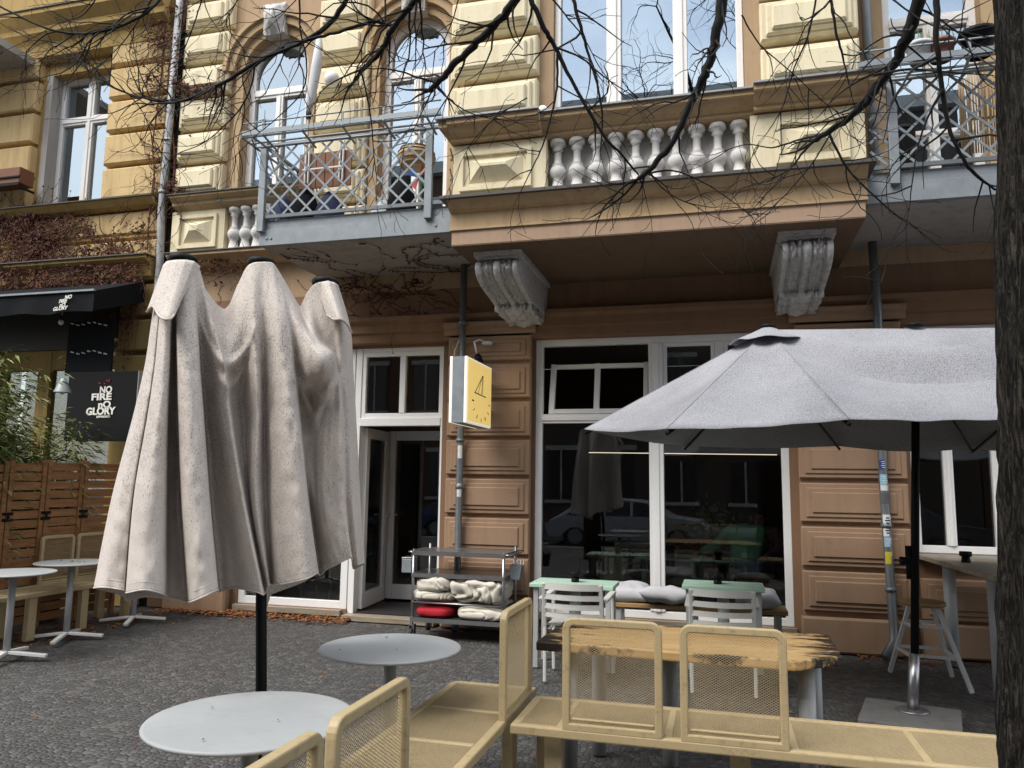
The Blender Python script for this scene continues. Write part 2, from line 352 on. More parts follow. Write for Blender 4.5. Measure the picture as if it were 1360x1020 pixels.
# ------------------------------------------------------------------ main building
B = thing('apartment_building', 'cream and brown stuccoed apartment building with bay, balconies and corner café windows', 'building', (-1, 8.2, 0))
XL, XR = -6.78, 6.0
bwx0, bwx1 = ay(711, 650, YG).x, ay(1051, 700, YG).x; bwz0, bwz1 = ay(1050, 832, YG).z, ay(890, 446, YG).z
dx0, dx1 = ay(470, 600, YG).x, ay(588, 600, YG).x; dzt = ay(530, 462, YG).z; dztr = ay(530, 559, YG).z
lwx0 = dx0 - 1.42; lwz0 = ay(448, 808, YG).z
rwx0 = ay(1212, 690, YG).x; rwx1 = 4.2; rwz0 = ay(1260, 735, YG).z
g = MB()
wallgrid(g, XL, XR, 0, 3.76, YW, 8.5, [(lwx0, dx0, lwz0, dzt), (dx0, dx1, 0, dzt), (bwx0, bwx1, bwz0, bwz1), (rwx0, rwx1, rwz0, bwz1)])
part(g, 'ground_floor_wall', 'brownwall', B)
pl = []
pL0, pL1 = ay(591, 650, YP).x, ay(703, 650, YP).x; pR0, pR1 = ay(1062, 650, YP).x, ay(1207, 650, YP).x
def pier(x0, x1, zrows, zb, zcap, nm):
    m = MB(); m.box(x0+.015, x1-.015, YP+.05, YW-.001, 0, zcap[0]+.05)
    if zb: block(m, x0-.02, x1+.02, .0, zb, YP+.05, .07, .0, .02, 0)
    for a, b in zrows: block(m, x0, x1, a, b, YP+.05, .05, .016, .055, 2, .012)
    part(m, nm, 'brown', B)
    c = MB(); profile_band(c, x0-.05, x1+.05, [(YP, zcap[0]), (YP-.02, zcap[0]+.03), (YP-.02, zcap[0]+.06), (YP-.07, zcap[0]+.09), (YP-.07, zcap[1])], YW-.002); part(c, 'pier_capital', 'brown', B)
zz = [ay(1130, p, YP).z for p in (865, 757, 697, 639, 580)]
rows = []
zt = ay(640, 444, YP).z
step = (zz[3] - zz[1]) / 2
edges = [zz[1] - step * k for k in (1, 0)] + [zz[1] + step * k for k in range(1, 9)]
rows = [(a + .022, min(b, zt) - .022) for a, b in zip(edges, edges[1:]) if a < zt - .15]
pier(pL0, pL1, rows, edges[0] - .03, (zt, zt + .13), 'brick_pier'.replace('brick', 'rusticated'))
pier(pR0, pR1, rows, edges[0] - .03, (zt, zt + .13), 'rusticated_pier')
lp0, lp1 = XL + .35, lwx0 - .08
pier(lp0, lp1, rows, edges[0] - .03, (zt, zt + .13), 'rusticated_pier')
m = MB()
for a, b in [(edges[0]-.02, edges[1]-.06)]: block(m, rwx0+.02, 4.2, a, b, YW-.001, .05, .016, .06, 2, .012)
block(m, rwx0, 5.9, 0, edges[0]-.05, YW-.001, .07, 0, .02, 0); part(m, 'window_apron', 'brown', B)
m = MB()
profile_band(m, XL, XR, [(YP+.07, 3.125), (YP+.05, 3.14), (YP+.05, 3.235), (YP+.02, 3.25), (YP+.02, 3.345), (YP-.03, 3.38), (YP-.03, 3.425), (YP+.10, 3.46)], YW-.003)
part(m, 'architrave_moulding', 'brownwall', B)
# shop front window
tz = ay(790, 556, YG).z; mx = ay(872, 600, YG).x
w = window(B, bwx0, bwx1, bwz0, bwz1, YG-.02, .075, [(mx, .15)], [(tz, .10)], name='shop_window', panes=[(bwx0+.04, bwx1-.04, bwz0+.04, tz-.02), (mx+.02, bwx1-.04, tz+.02, bwz1-.04)])
ux0, ux1 = ay(722, 510, YG).x, ay(861, 510, YG).x; uc = ay(791, 520, YG).x
m = MB()   # tilted vent sash in the left top light
a = .05; zs0, zs1 = tz + .055, ay(790, 480, YG).z
def tilt(z): return YG + .05 + (z - zs0) * .22
for (xa, xb, za, zb) in ((ux0+.05, ux0+.11, zs0, zs1), (ux1-.06, ux1-.01, zs0, zs1), (uc-.03, uc+.03, zs0, zs1)):
    m.bar(((xa+xb)/2, tilt(za), za), ((xa+xb)/2, tilt(zb), zb), xb-xa, .05, (0, 1, 0))
for zc in (zs0+.03, zs1-.03): m.bar((ux0+.1, tilt(zc)-.003, zc), (ux1-.05, tilt(zc)-.003, zc), .056, .05, (0, 0, 1))
m.build('vent_sash', M['pvc'], w, .004, 1)
m = MB(); xm = ay(956, 500, YG).x
m.box(xm-.045, xm+.045, YG-.01, YG+.05, tz+.052, bwz1-.076)
for xa, xb in ((mx+.078, xm-.047), (xm+.047, bwx1-.078)):
    m.box(xa, xa+.04, YG-.006, YG+.045, tz+.052, bwz1-.077); m.box(xb-.04, xb, YG-.006, YG+.045, tz+.052, bwz1-.077)
    m.box(xa+.04, xb-.04, YG-.004, YG+.043, bwz1-.117, bwz1-.077); m.box(xa+.04, xb-.04, YG-.004, YG+.043, tz+.052, tz+.092)
m.build('fanlight_sash', M['pvc'], w, .004, 1)
box_part('sill', 'greywood', B, bwx0-.02, bwx1+.02, YG-.09, YG-.021, bwz0-.06, bwz0-.004, bevel=.005)
# right window
window(B, rwx0, rwx1, rwz0, bwz1, YG-.02, .07, [(ay(1260, 650, YG).x, .085), (ay(1325, 650, YG).x, .085), (3.2, .085)], [(tz, .10)], name='side_window')
box_part('sill', 'galv', B, rwx0+.01, rwx1, YP+.0, YG-.021, rwz0-.05, rwz0-.006, bevel=.005)
# left window and door
window(B, lwx0, dx0-.012, lwz0, dzt, YG-.02, .085, [], [(dztr, .12)], name='side_window')
box_part('sill', 'greywood', B, lwx0-.02, dx0-.05, YG-.10, YG-.021, lwz0-.07, lwz0-.004, bevel=.005)
m = MB(); fw = .075
m.box(dx0, dx0+fw, YG-.02, YG+.09, .06, dzt); m.box(dx1-fw*.4, dx1, YG-.02, YG+.09, .06, dzt)
m.box(dx0+fw, dx1-fw*.4, YG-.018, YG+.088, dzt-.05, dzt); m.box(dx0+fw, dx1-fw*.4, YG-.03, YG+.09, dztr-.06, dztr+.03)
tx0, tx1 = dx0+fw, dx1-fw*.4; tc = ay(535, 510, YG).x
m.box(tx0, tx0+.05, YG-.008, YG+.07, dztr+.03, dzt-.05); m.box(tx1-.03, tx1, YG-.008, YG+.07, dztr+.03, dzt-.05)
m.box(tx0+.05, tx1-.03, YG-.006, YG+.068, dztr+.03, dztr+.09); m.box(tx0+.05, tx1-.03, YG-.006, YG+.068, dzt-.10, dzt-.05)
m.box(tc-.035, tc+.035, YG-.014, YG+.06, dztr+.09, dzt-.10)
df = part(m, 'door_frame', 'pvc', B, .004, 1)
MB().box(tx0+.02, tx1-.01, YG+.03, YG+.036, dztr+.05, dzt-.07).build('pane', M['glass'], df)
def door_leaf(p, q, z0, z1, handle, nm):
    p = Vector((*p, 0)); q = Vector((*q, 0)); d = (q-p).normalized(); m = MB(); Z = Vector((0, 0, 1)); w = .10
    m.bar(p+d*w/2+Z*z0, p+d*w/2+Z*z1, w, .06, Vector((-d.y, d.x, 0))); m.bar(q-d*w/2+Z*z0, q-d*w/2+Z*z1, w, .06, Vector((-d.y, d.x, 0)))
    for z, h in ((z0+.09, .18), (z1-.06, .12)): m.bar(p+d*w+Z*z, q-d*w+Z*z, .056, h)
    o = part(m, nm, 'pvc', B, .004, 1)
    MB().bar(p+d*w*.7+Z*(z0+z1)/2, q-d*w*.7+Z*(z0+z1)/2, .008, z1-z0-.2).build('pane', M['glass'], o)
    n = Vector((d.y, -d.x, 0)); h = p+d*handle+Z*1.08; hm = MB()
    hm.bar(h-Z*.10+n*.034, h+Z*.10+n*.034, .035, .012, n); hm.tube([h+Z*.05+n*.035, h+Z*.05+n*.08, h+Z*.05+n*.08+d*(.12 if handle < .2 else -.12)], .009, 8)
    hm.build('door_handle', M['pvc'], o)
    return o
dq = ay(510, 700, YG+.86); door_leaf((dx0+.09, YG+.10), (dq.x, YG+.86), .09, dztr-.07, .72, 'door')
yi = YG + 1.0; ix0 = ay(514, 700, yi).x; ix1 = ay(600, 700, yi).x
door_leaf((ix0, yi), (ix0+.95, yi), .09, dztr-.05, .05, 'inner_door')
box_part('doorstep', 'greywood', B, dx0, dx1, YG-.16, YG+.9, .0, .06, bevel=.006)
box_part('door_mat', 'rubber', B, dx0+.1, dx1-.05, YG-.0, YG+.85, .062, .075)
# interior
iw = MB(); iw.box(XL, XR, 12.9, 13.0, 0, 3.5); iw.box(XL, XL+.1, 8.5, 12.9, 0, 3.5); iw.box(5.6, 5.7, 8.5, 12.9, 0, 3.5)
iw.box(dx0-.05, dx0, 8.5, 9.24, .02, 3.5)
iw.box(dx1+.02, dx1+.12, 8.5, 12, .02, 3.5); iw.box(dx0, ix0-.01, yi-.02, yi+.04, .02, 3.45); iw.box(ix0-.01, dx1+.02, yi-.02, yi+.04, dztr-.04, 3.45)
part(iw, 'interior_wall', 'inwall', B)
box_part('interior_floor', 'infloor', B, XL+.1, 5.6, 8.501, 12.9, -.05, .03)
box_part('interior_ceiling', 'inceil', B, XL+.1, 5.6, 8.501, 12.9, 3.501, 3.6)
# ------------------------------------------------------------------ upper floor wall
w1x0, w1x1 = ay(327, 230, 8.3).x, ay(410, 230, 8.3).x; w2x0, w2x1 = ay(511, 150, 8.3).x, ay(600, 150, 8.3).x
w1top, w1tr = ay(368, 50, 8.3).z, ay(363, 123, 8.3).z; w2top, w2tr = ay(557, 34, 8.3).z, ay(553, 103, 8.3).z
wz0 = 4.22; ZT = 8.9
wtop = (w1top + w2top) / 2; wtr = (w1tr + w2tr) / 2
rx0, rx1 = ay(1172, 100, 8.3).x, ay(1300, 100, 8.3).x; rtr = ay(1230, 30, 8.3).z
m = MB(); sp1 = wtop - (w1x1-w1x0)/2; sp2 = wtop - (w2x1-w2x0)/2
wallgrid(m, XL, XR, 3.762, ZT, YW, 8.5, [(w1x0, w1x1, wz0, sp1), (w1x0, w1x1, sp1, wtop+.0), (w2x0, w2x1, wz0, sp2), (w2x0, w2x1, sp2, wtop), (rx0, rx1, wz0+.05, 7.6)])
for x0, x1 in ((w1x0, w1x1), (w2x0, w2x1)):
    cx, R = (x0+x1)/2, (x1-x0)/2; zt_ = wtop - R
    for sg in (1, -1):
        poly = [(cx+sg*R, zt_), (cx+sg*R, wtop), (cx, wtop)] + [(cx+sg*R*math.sin(pi/2*k/10), zt_+R*math.cos(pi/2*k/10)) for k in range(1, 10)]
        m.prism(poly, 'y', YW, 8.5)
part(m, 'upper_wall', 'tan', B)
for x0, x1 in ((w1x0, w1x1), (w2x0, w2x1)):
    window(B, x0, x1, wz0, wtop, 8.28, .085, [((x0+x1)/2, .10, wz0+.085, wtr-.05)], [(wtr, .13)], 'oldwhite', 'glassup', .09, 'arched_window', True)
    a = MB(); cx, R = (x0+x1)/2, (x1-x0)/2; zt_ = wtop - R   # moulded archivolt
    for r0, r1, d in ((R+.01, R+.12, .05), (R+.12, R+.22, .11), (R+.22, R+.27, .15)):
        n = 20
        for k in range(n):
            c0, s0, c1, s1 = math.cos(pi*k/n), math.sin(pi*k/n), math.cos(pi*(k+1)/n), math.sin(pi*(k+1)/n)
            a.prism([(cx+r0*c0, zt_+r0*s0), (cx+r1*c0, zt_+r1*s0), (cx+r1*c1, zt_+r1*s1), (cx+r0*c1, zt_+r0*s1)], 'y', YW-d, YW-.001)
    for sg in (-1, 1):
        a.box(cx+sg*(R+.01), cx+sg*(R+.12), YW-.05, YW-.001, 4.3, zt_-.002)
    part(a, 'window_surround', 'ochre', B)
    k = MB(); k.grid(lambda u, v: Vector((cx + (u-.5)*.34*(.7+.3*v), YW-.16-.12*math.sin(pi*u)*math.sin(pi*v)-.03*noise.noise(Vector((u*9, v*9, cx))), wtop-.06+v*.42)), 14, 14)
    k.box(cx-.15, cx+.15, YW-.15, YW-.002, wtop-.04, wtop+.36); part(k, 'keystone', 'carving', B)
window(B, rx0, rx1, wz0+.05, 7.6, 8.28, .085, [((rx0+rx1)/2, .10, wz0+.14, rtr-.05)], [(rtr, .14), (wz0+.9, .08)], 'oldwhite', 'glassup', .09, 'balcony_window')
s = MB(); s.box(rx0-.12, rx0-.005, YW-.05, YW-.001, 4.3, 8.2); s.box(rx1+.005, rx1+.12, YW-.05, YW-.001, 4.3, 8.2); part(s, 'window_surround', 'ochre', B)
for x0, x1 in ((w1x0, w1x1), (w2x0, w2x1), (rx0, rx1)):
    box_part('room_shade_sheet', 'blackvoid', B, x0-.3, x1+.3, 9.1, 9.15, 4.0, 8.6)  # near-black sheet paints the dark of the unlit room behind the panes
# upper rusticated pilasters
def rust(x0, x1, zs, ze, yb, d1, d2, per, gap, mat, nm='rusticated_pilaster', ins=.05, steps=2, split=None, par=None):
    m = MB(); z = zs
    while z < ze:
        for a, b in (split or [(x0, x1)]): block(m, a, b, z+gap/2, z+per-gap/2, yb, d1, d2, ins, steps, .018)
        z += per
    return part(m, nm, mat, par or B)
ub = 5.09
pa0, pa1 = ay(232, 200, YP).x, ay(294, 200, YP).x
rust(pa0, pa1, ub+.02, 8.7, YW-.001, .11, .035, .455, .075, 'cream')
pb0, pb1 = ay(416, 170, YP).x, ay(484, 170, YP).x
rust(pb0, pb1, 4.40, 8.7, YW-.001, .11, .035, .455, .075, 'cream')
# base mouldings under the windows, west of the balcony
m = MB()
profile_band(m, XL+.12, -4.72, [(YP+.02, 4.93), (YP-.06, 4.98), (YP-.06, 5.02), (YP-.14, 5.06), (YP-.14, 5.085)], YW-.002)
profile_band(m, XL+.12, -4.72, [(YP+.03, 4.20), (YP-.02, 4.25), (YP-.12, 4.30), (YP-.12, 4.335)], YW-.002)
part(m, 'string_course', 'ochre', B)
m = MB(); m.box(XL+.10, -4.72, YP-.16, YW-.003, 5.087, 5.10); m.box(XL+.10, -4.72, YP-.14, YW-.003, 4.337, 4.35); part(m, 'cornice_flashing', 'darkflash', B)
def pyramid_panel(m, x0, x1, z0, z1, y):
    m.box(x0, x0+.04, y-.03, y, z0, z1); m.box(x1-.04, x1, y-.03, y, z0, z1); m.box(x0+.04, x1-.04, y-.03, y, z0, z0+.04); m.box(x0+.04, x1-.04, y-.03, y, z1-.04, z1)
    a0, a1, c0, c1 = x0+.09, x1-.09, z0+.08, z1-.08; h = .09; i = .14
    m.add([(a0,y,c0),(a1,y,c0),(a1,y,c1),(a0,y,c1),(a0+i,y-h,c0+i*.9),(a1-i,y-h,c0+i*.9),(a1-i,y-h,c1-i*.55),(a0+i,y-h,c1-i*.55)], [(0,1,5,4),(1,2,6,5),(2,3,7,6),(3,0,4,7),(4,5,6,7)])
pda0, pda1 = ay(226, 310, YP).x, ay(296, 310, YP).x
m = MB(); m.box(pda0, pda1, YP+.02, YW-.002, 4.352, 4.925); part(m, 'pedestal', 'cream', B)
m = MB(); pyramid_panel(m, pda0+.1, pda1-.1, 4.43, 4.86, YP+.018); part(m, 'diamond_panel', 'cream', B)
def baluster_mesh(m, x, y, z0, h):
    pr = [(.070, 0), (.070, .07), (.058, .08), (.046, .20), (.040, .27), (.052, .30), (.068, .36), (.072, .42), (.060, .49), (.042, .52), (.052, .545), (.034, .57), (.030, .66), (.030, .80), (.048, .84), (.036, .86), (.064, .92), (.070, .93), (.070, 1)]
    m.lathe([(r*1.12, z0 + t * h) for r, t in pr], x, y, 16)
b0 = None
bl = MB(); bx0, bx1 = pda1+.02, ay(352, 310, YP).x+.3
MB().box(bx0, bx1, YP+.13, YW-.002, 4.352, 4.925).build('baluster_niche', M['recess'], B)
x = bx0 + .10
first_b = None
def balusters(xs, y, z0, h, par):
    first = None
    for x in xs:
        if first is None: mb = MB(); baluster_mesh(mb, x, y, z0, h); first = part(mb, 'baluster', 'whitestone', par); fx = x
        else: c = first.copy(); C.objects.link(c); c.location = (x - fx, 0, 0)
balusters([bx0 + .10 + .165*k for k in range(5)], YP+.06, 4.355, .565, B)
# ------------------------------------------------------------------ bay
YB = 6.85
BX0, BX1 = -2.44, 1.24
m = MB(); m.box(BX0+.04, BX1-.04, 6.65, YW-.002, 3.76, 3.895); part(m, 'bay_fascia', 'fascia', B)
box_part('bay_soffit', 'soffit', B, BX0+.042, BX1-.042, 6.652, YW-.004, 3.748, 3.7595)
m = MB()
m.prism([(6.63, 3.897), (6.63, 3.915), (6.655, 3.925), (6.655, 4.07), (6.60, 4.09), (6.56, 4.14), (6.54, 4.165), (YW-.005, 4.165), (YW-.005, 3.897)], 'x', BX0+.02, BX1-.02); part(m, 'bay_base_moulding', 'ochre', B)
box_part('bay_flashing', 'darkflash', B, BX0-.04, BX1+.04, 6.50, YW-.006, 4.167, 4.195)
wbx0, wbx1 = ay(731, 200, YB).x, ay(992, 200, YB).x
m = MB(); m.box(BX0-.01, wbx0-.03, YB-.06, YW-.007, 4.196, 4.80)
m.box(BX0-.03, wbx0-.025, YB-.08, YB-.05, 4.1965, 4.25); part(m, 'pedestal', 'cream', B); m = MB(); m.box(wbx1+.03, BX1+.01, YB-.06, YW-.007, 4.196, 4.80); m.box(wbx1+.025, BX1+.03, YB-.08, YB-.05, 4.1965, 4.25); part(m, 'pedestal', 'cream', B)
m = MB(); p0, p1 = ay(611, 210, 6.78).x, ay(706, 205, 6.78).x
pyramid_panel(m, p0, p1, 4.33, 4.72, YB-.062); part(m, 'diamond_panel', 'cream', B); m = MB()
p0, p1 = ay(1030, 190, 6.78).x, ay(1128, 180, 6.78).x; pyramid_panel(m, p0, p1, 4.33, 4.72, YB-.062); part(m, 'diamond_panel', 'cream', B)
box_part('baluster_niche', 'recess', B, wbx0-.028, wbx1+.028, YB+.12, YW-.008, 4.196, 4.80)
box_part('balustrade_plinth', 'fascia', B, wbx0-.026, wbx1+.026, YB-.04, YB+.118, 4.197, 4.262, bevel=.005)
nb = 10; balusters([wbx0 + .065 + (wbx1-wbx0-.13)*k/(nb-1) for k in range(nb)], YB+.045, 4.263, .53, B)
m = MB(); pr = [(YB-.02, 4.80), (YB-.05, 4.82), (YB-.05, 4.85), (YB-.11, 4.88), (YB-.15, 4.93), (YB-.18, 4.94), (YB-.18, 4.985)]
profile_band(m, wbx0-.06, wbx1+.06, pr, YW-.01)
for a, b in ((BX0-.02, wbx0-.062), (wbx1+.062, BX1+.02)):
    m.prism([(YW-.01, 4.802)] + [(y-.08, z) for y, z in pr[1:]] + [(YW-.01, 4.985)], 'x', a, b)
    m.box(a-.09 if a < 0 else b, a if a < 0 else b+.09, YB-.24, YW-.012, 4.92, 4.984)
part(m, 'bay_cornice', 'ochre', B)
m = MB(); m.box(wbx0-.055, wbx1+.055, YB-.21, YW-.012, 4.987, 5.003)
m.box(BX0-.13, wbx0-.057, YB-.29, YW-.013, 4.9872, 5.004); m.box(wbx1+.057, BX1+.13, YB-.29, YW-.013, 4.9872, 5.004); part(m, 'cornice_flashing', 'flash', B)
pj0, pj1 = ay(606, 100, YB).x, ay(716, 100, YB).x
q0, q1 = ay(1010, 60, YB).x, ay(1148, 60, YB).x
m = MB(); m.box(BX0+.02, wbx0-.0, YB+.1, YW-.01, 5.005, ZT); m.box(wbx1, BX1-.02, YB+.1, YW-.01, 5.005, ZT)
m.box(wbx0, wbx1, YB+.1, YW-.01, 8.3, ZT); part(m, 'bay_wall', 'tan', B)
rust(pj0-.06, pj1-.02, 5.03, 8.7, YB+.099, .11, .035, .45, .075, 'cream')
rust(q0+.0, q1-.04, 5.03, 8.7, YB+.099, .11, .035, .45, .075, 'cream')
fx = [ay(p, 120, 6.98).x for p in (737, 815, 904, 986)]
window(B, wbx0+.004, wbx1-.004, 5.006, 8.3, 7.0, .06, [(fx[1], .14), (fx[2], .13)], [(7.4, .12)], 'oldwhite', 'glassup', .09, 'bay_window')
box_part('room_shade_sheet', 'blackvoid', B, wbx0+.002, wbx1-.002, 7.9, 7.95, 5.0, 8.6)
# ------------------------------------------------------------------ carved consoles
def console(x0, x1, par):
    prof = [(6.90, 3.70), (6.90, 3.665), (6.97, 3.65), (6.95, 3.63), (6.865, 3.58), (6.845, 3.50), (6.87, 3.42), (6.93, 3.355), (7.03, 3.30), (7.18, 3.255), (7.34, 3.215), (7.47, 3.17), (7.53, 3.135), (7.50, 3.10), (7.56, 3.075), (7.68, 3.06), (7.80, 3.03), (7.93, 2.985), (8.00, 2.93)]
    prof = [(y, 3.70 - (3.70-z)*.575) for y, z in prof]
    # arclength resample
    P = [Vector((0, a, b)) for a, b in prof]; L = [0]
    for a, b in zip(P, P[1:]): L.append(L[-1] + (b-a).length)
    def pf(t):
        d = t * L[-1]
        for i in range(len(P)-1):
            if d <= L[i+1]: return P[i].lerp(P[i+1], (d-L[i])/(L[i+1]-L[i]))
        return P[-1]
    m = MB(); W = x1 - x0; xc = (x0+x1)/2
    def fn(u, v):
        p = pf(v); q = pf(min(1, v+.02)); t = (q-p) if (q-p).length > 1e-6 else Vector((0, 1, -1)); n = Vector((0, t.z, -t.y)).normalized()
        if n.y > 0: n = -n
        d = 0; a = abs(u-.5)*2
        taper = 1 - .12*max(0, (v-.55)/.45)
        if .10 < v < .66:
            ridge = max(0, 1-(a/.16)**2)**.5 * .040 + max(0, 1-((a-.90)/.15)**2)**.5*.036 - .012*math.exp(-((a-.68)/.05)**2) - .012*math.exp(-((a-.22)/.04)**2)
            field = (.045*abs(noise.noise(Vector((u*13, v*22, x0*3)))) + .030*noise.noise(Vector((u*30, v*48, x0*3)))) if .22 < a < .70 else 0
            d = ridge*min(1, (v-.10)*20) + field
        elif v >= .66:
            w_ = (v-.66)/.34; lobe = abs(math.sin(w_*8.5 + a*1.6)); d = .062*lobe*(1-.55*a*w_) + .030*(1-a*a)*math.sin(pi*min(1, w_*1.3)) + .012*noise.noise(Vector((u*14, v*22, x0*3+4))) - .03*math.exp(-((a-.52)/.07)**2)*(1-w_*.5)
        else: d = .014*noise.noise(Vector((u*20, v*40, x0)))
        return Vector((xc + (u-.5)*W*taper, p.y + n.y*d, p.z + n.z*d))
    m.grid(fn, 56, 90)
    for sg, X in ((-1, x0), (1, x1)):
        side = [Vector((0, 8.195, 3.70))] ; n = 26
        fr = [fn(0 if sg < 0 else 1, k/n) for k in range(n+1)]
        for k in range(n):
            a, b = fr[k], fr[k+1]; nz = 10
            def sf(u, v, a=a, b=b):
                e = a.lerp(b, v); back = Vector((X if 0 else e.x, 8.195, e.z)); p = e.lerp(back, u)
                r1 = math.hypot(p.y-7.12, p.z-3.545); dd = .022*max(0, math.cos(r1*52))*max(0, 1-r1/.26) + .012*noise.noise(p*14)
                p.x += sg*dd*min(1, 4*u); return p
            m.grid(sf, nz, 1)
    m.box(x0-.03, x1+.03, 6.86, 8.19, 3.70, 3.747)
    return part(m, 'carved_console', 'carving', par, 0)
c1a, c1b = -2.22, -1.81
console(c1a, c1b, B); console(.56, .97, B)
# ------------------------------------------------------------------ balconies
def balcony(x0, x1, zs, post_x, right_open=False, rack=True):
    b = MB().box(x0, x1, 6.9, YW-.004, zs, zs+.10).build('balcony', M['concrete'], B)
    m = MB(); m.box(x0-.03, x1+.02, 6.845, 6.898, zs-.005, zs+.17); m.box(x0-.03, x1+.02, 6.862, 6.899, zs+.172, zs+.27); m.box(x0-.032, x0-.003, 6.899, YW-.01, zs, zs+.26)
    if x1 < 0: m.box(x1+.003, x1+.022, 6.9, YW-.01, zs, zs+.26)
    for x in (x0+.06, x0+.11, x1-.14): m.tube([(x, 6.835, zs+.07), (x, 6.846, zs+.07)], .014, 8)
    m.build('fascia_channel', M['galv'], b, .004, 1)
    MB().box(x0, x1, 6.90, YW-.005, zs+.102, zs+.14).build('deck', M['concrete'], b)
    zr0, zr1 = zs+.30, zs+1.08
    for x in post_x: MB().box(x-.038, x+.038, 6.80, 6.842, zs+.14, zr1+.05).build('railing_post', M['galv'], b, .005)
    rl = MB()
    for z in (zr0, zr1): rl.box(min(x0, post_x[0])+.02, x1, 6.845-.025, 6.845+.0, z-.018, z+.018)
    if x1 < 0 or True:
        for z in (zr0, zr1):
            rl.box(x0-.02, x0+.005, 6.846, YW-.01, z-.018, z+.018)
            if x1 < 0: rl.box(x1-.02, x1+.005, 6.846, YW-.01, z-.018, z+.018)
    rl.build('handrail', M['pipe'], b)
    def lattice(o, e, L, up0, up1, nn):
        mm = MB(); H = up1-up0; pitch_ = .205; k = -int(H/pitch_)-1
        while k*pitch_ < L + .01:
            for sg in (1, -1):
                a = k*pitch_; p = (a, 0) if sg > 0 else (a, H); q = (a+H, H) if sg > 0 else (a+H, 0)
                t0 = max(0, -a/H); t1 = min(1, (L-a)/H)
                if t1 - t0 > .03:
                    f = lambda t: o + e*(p[0]+(q[0]-p[0])*t) + Vector((0, 0, up0 - o.z + p[1]+(q[1]-p[1])*t)) + nn*(.004*sg)
                    mm.bar(f(t0), f(t1), .007, .021, nn.cross((f(t1)-f(t0)).normalized()))
            k += 1
        mm.build('lattice', M['galv'], b)
    xa = post_x[0]+.04
    for xb in post_x[1:] + ([x1-.02] if post_x[-1] < x1-.3 else []):
        lattice(Vector((xa, 6.832, zr0)), Vector((1, 0, 0)), xb-.04-xa, zr0+.019, zr1-.019, Vector((0, 1, 0))); xa = xb+.04
    if post_x[0] > x0 + .1: lattice(Vector((x0+.02, 6.832, zr0)), Vector((1, 0, 0)), post_x[0]-.04-x0-.02, zr0+.019, zr1-.019, Vector((0, 1, 0)))
    lattice(Vector((x0-.008, 6.86, zr0)), Vector((0, 1, 0)), YW-.02-6.86, zr0+.019, zr1-.019, Vector((1, 0, 0)))
    if x1 < 0: lattice(Vector((x1-.008, 6.86, zr0)), Vector((0, 1, 0)), YW-.02-6.86, zr0+.019, zr1-.019, Vector((1, 0, 0)))
    r = MB(); zt_ = zr1 - .02                                        # planter rack outside the rail
    xe = x1 if x1 < 0 else x1
    for y, z in ((6.80, zt_), (6.70, zt_), (6.56, zt_)): r.tube([(x0-.1, y, z), (xe, y, z)], .011, 6)
    r.box(x0-.1, xe, 6.535, 6.548, zt_+.01, zt_+.06)
    for z in (zt_+.14,): r.tube([(x0-.1, 6.82, z), (x0-.1, 6.54, z), (xe, 6.54, z)], .008, 6)
    n = 5
    for k in range(n):
        x = x0 + .15 + (xe - x0 - .3) * k/(n-1); r.bar((x, 6.83, zt_-.06), (x, 6.54, zt_), .02, .012); r.bar((x, 6.54, zt_), (x, 6.54, zt_+.14), .012, .02, (1, 0, 0))
    if x1 < 0:
        r.tube([(x0-.1, 6.54, zt_), (x0-.1, 8.0, zt_)], .012, 6); r.tube([(x0+.02, 6.54, zt_), (x0+.02, 8.0, zt_)], .012, 6)
        for k in range(8): r.bar((x0-.1, 6.7+.17*k, zt_), (x0+.02, 6.7+.17*k, zt_), .02, .01)
    r.build('planter_rack', M['galv'], b)
    return b
balcony(-4.57, -2.50, 3.965, [-4.575, -2.715])
balcony(1.27, 3.9, 3.935, [1.47, 3.6])
# drainpipes
def pipe(pts, r, name, mat, par, rings=()):
    m = MB(); m.tube(pts, r, 14); 
    for z, y, x in rings: m.lathe([(r+.008, z-.02), (r+.012, z), (r+.008, z+.02)], x, y, 14)
    return m.build(name, M[mat], par)
xp = at(611, 600, 'y', 7.97).x
pipe([(xp, 7.97, 3.96), (xp, 7.97, 2.2), (xp, 7.97, 0.1), (xp, 7.92, .0)], .037, 'drainpipe', 'pipe', B, [(1.5, 7.97, xp), (2.0, 7.97, xp), (3.3, 7.97, xp)])
xr_ = at(1173, 640, 'y', 7.97).x; xt_ = at(1165, 400, 'y', 7.97).x
rp = pipe([(xt_-.02, 7.97, 3.93), (xt_, 7.97, 3.2), (xr_, 7.97, 1.6), (xr_+.03, 7.97, .32), (xr_+.02, 7.94, .16), (xr_-.08, 7.84, .03)], .04, 'drainpipe', 'pipe', B, [(.62, 7.97, xr_+.02), (1.2, 7.97, xr_+.01), (2.4, 7.97, (xr_+xt_)/2)])
scols = [(.75, .75, .73), (.03, .05, .20), (.25, .50, .62), (.72, .70, .68), (.10, .10, .11), (.7, .72, .74), (.30, .50, .60), (.65, .52, .04)]
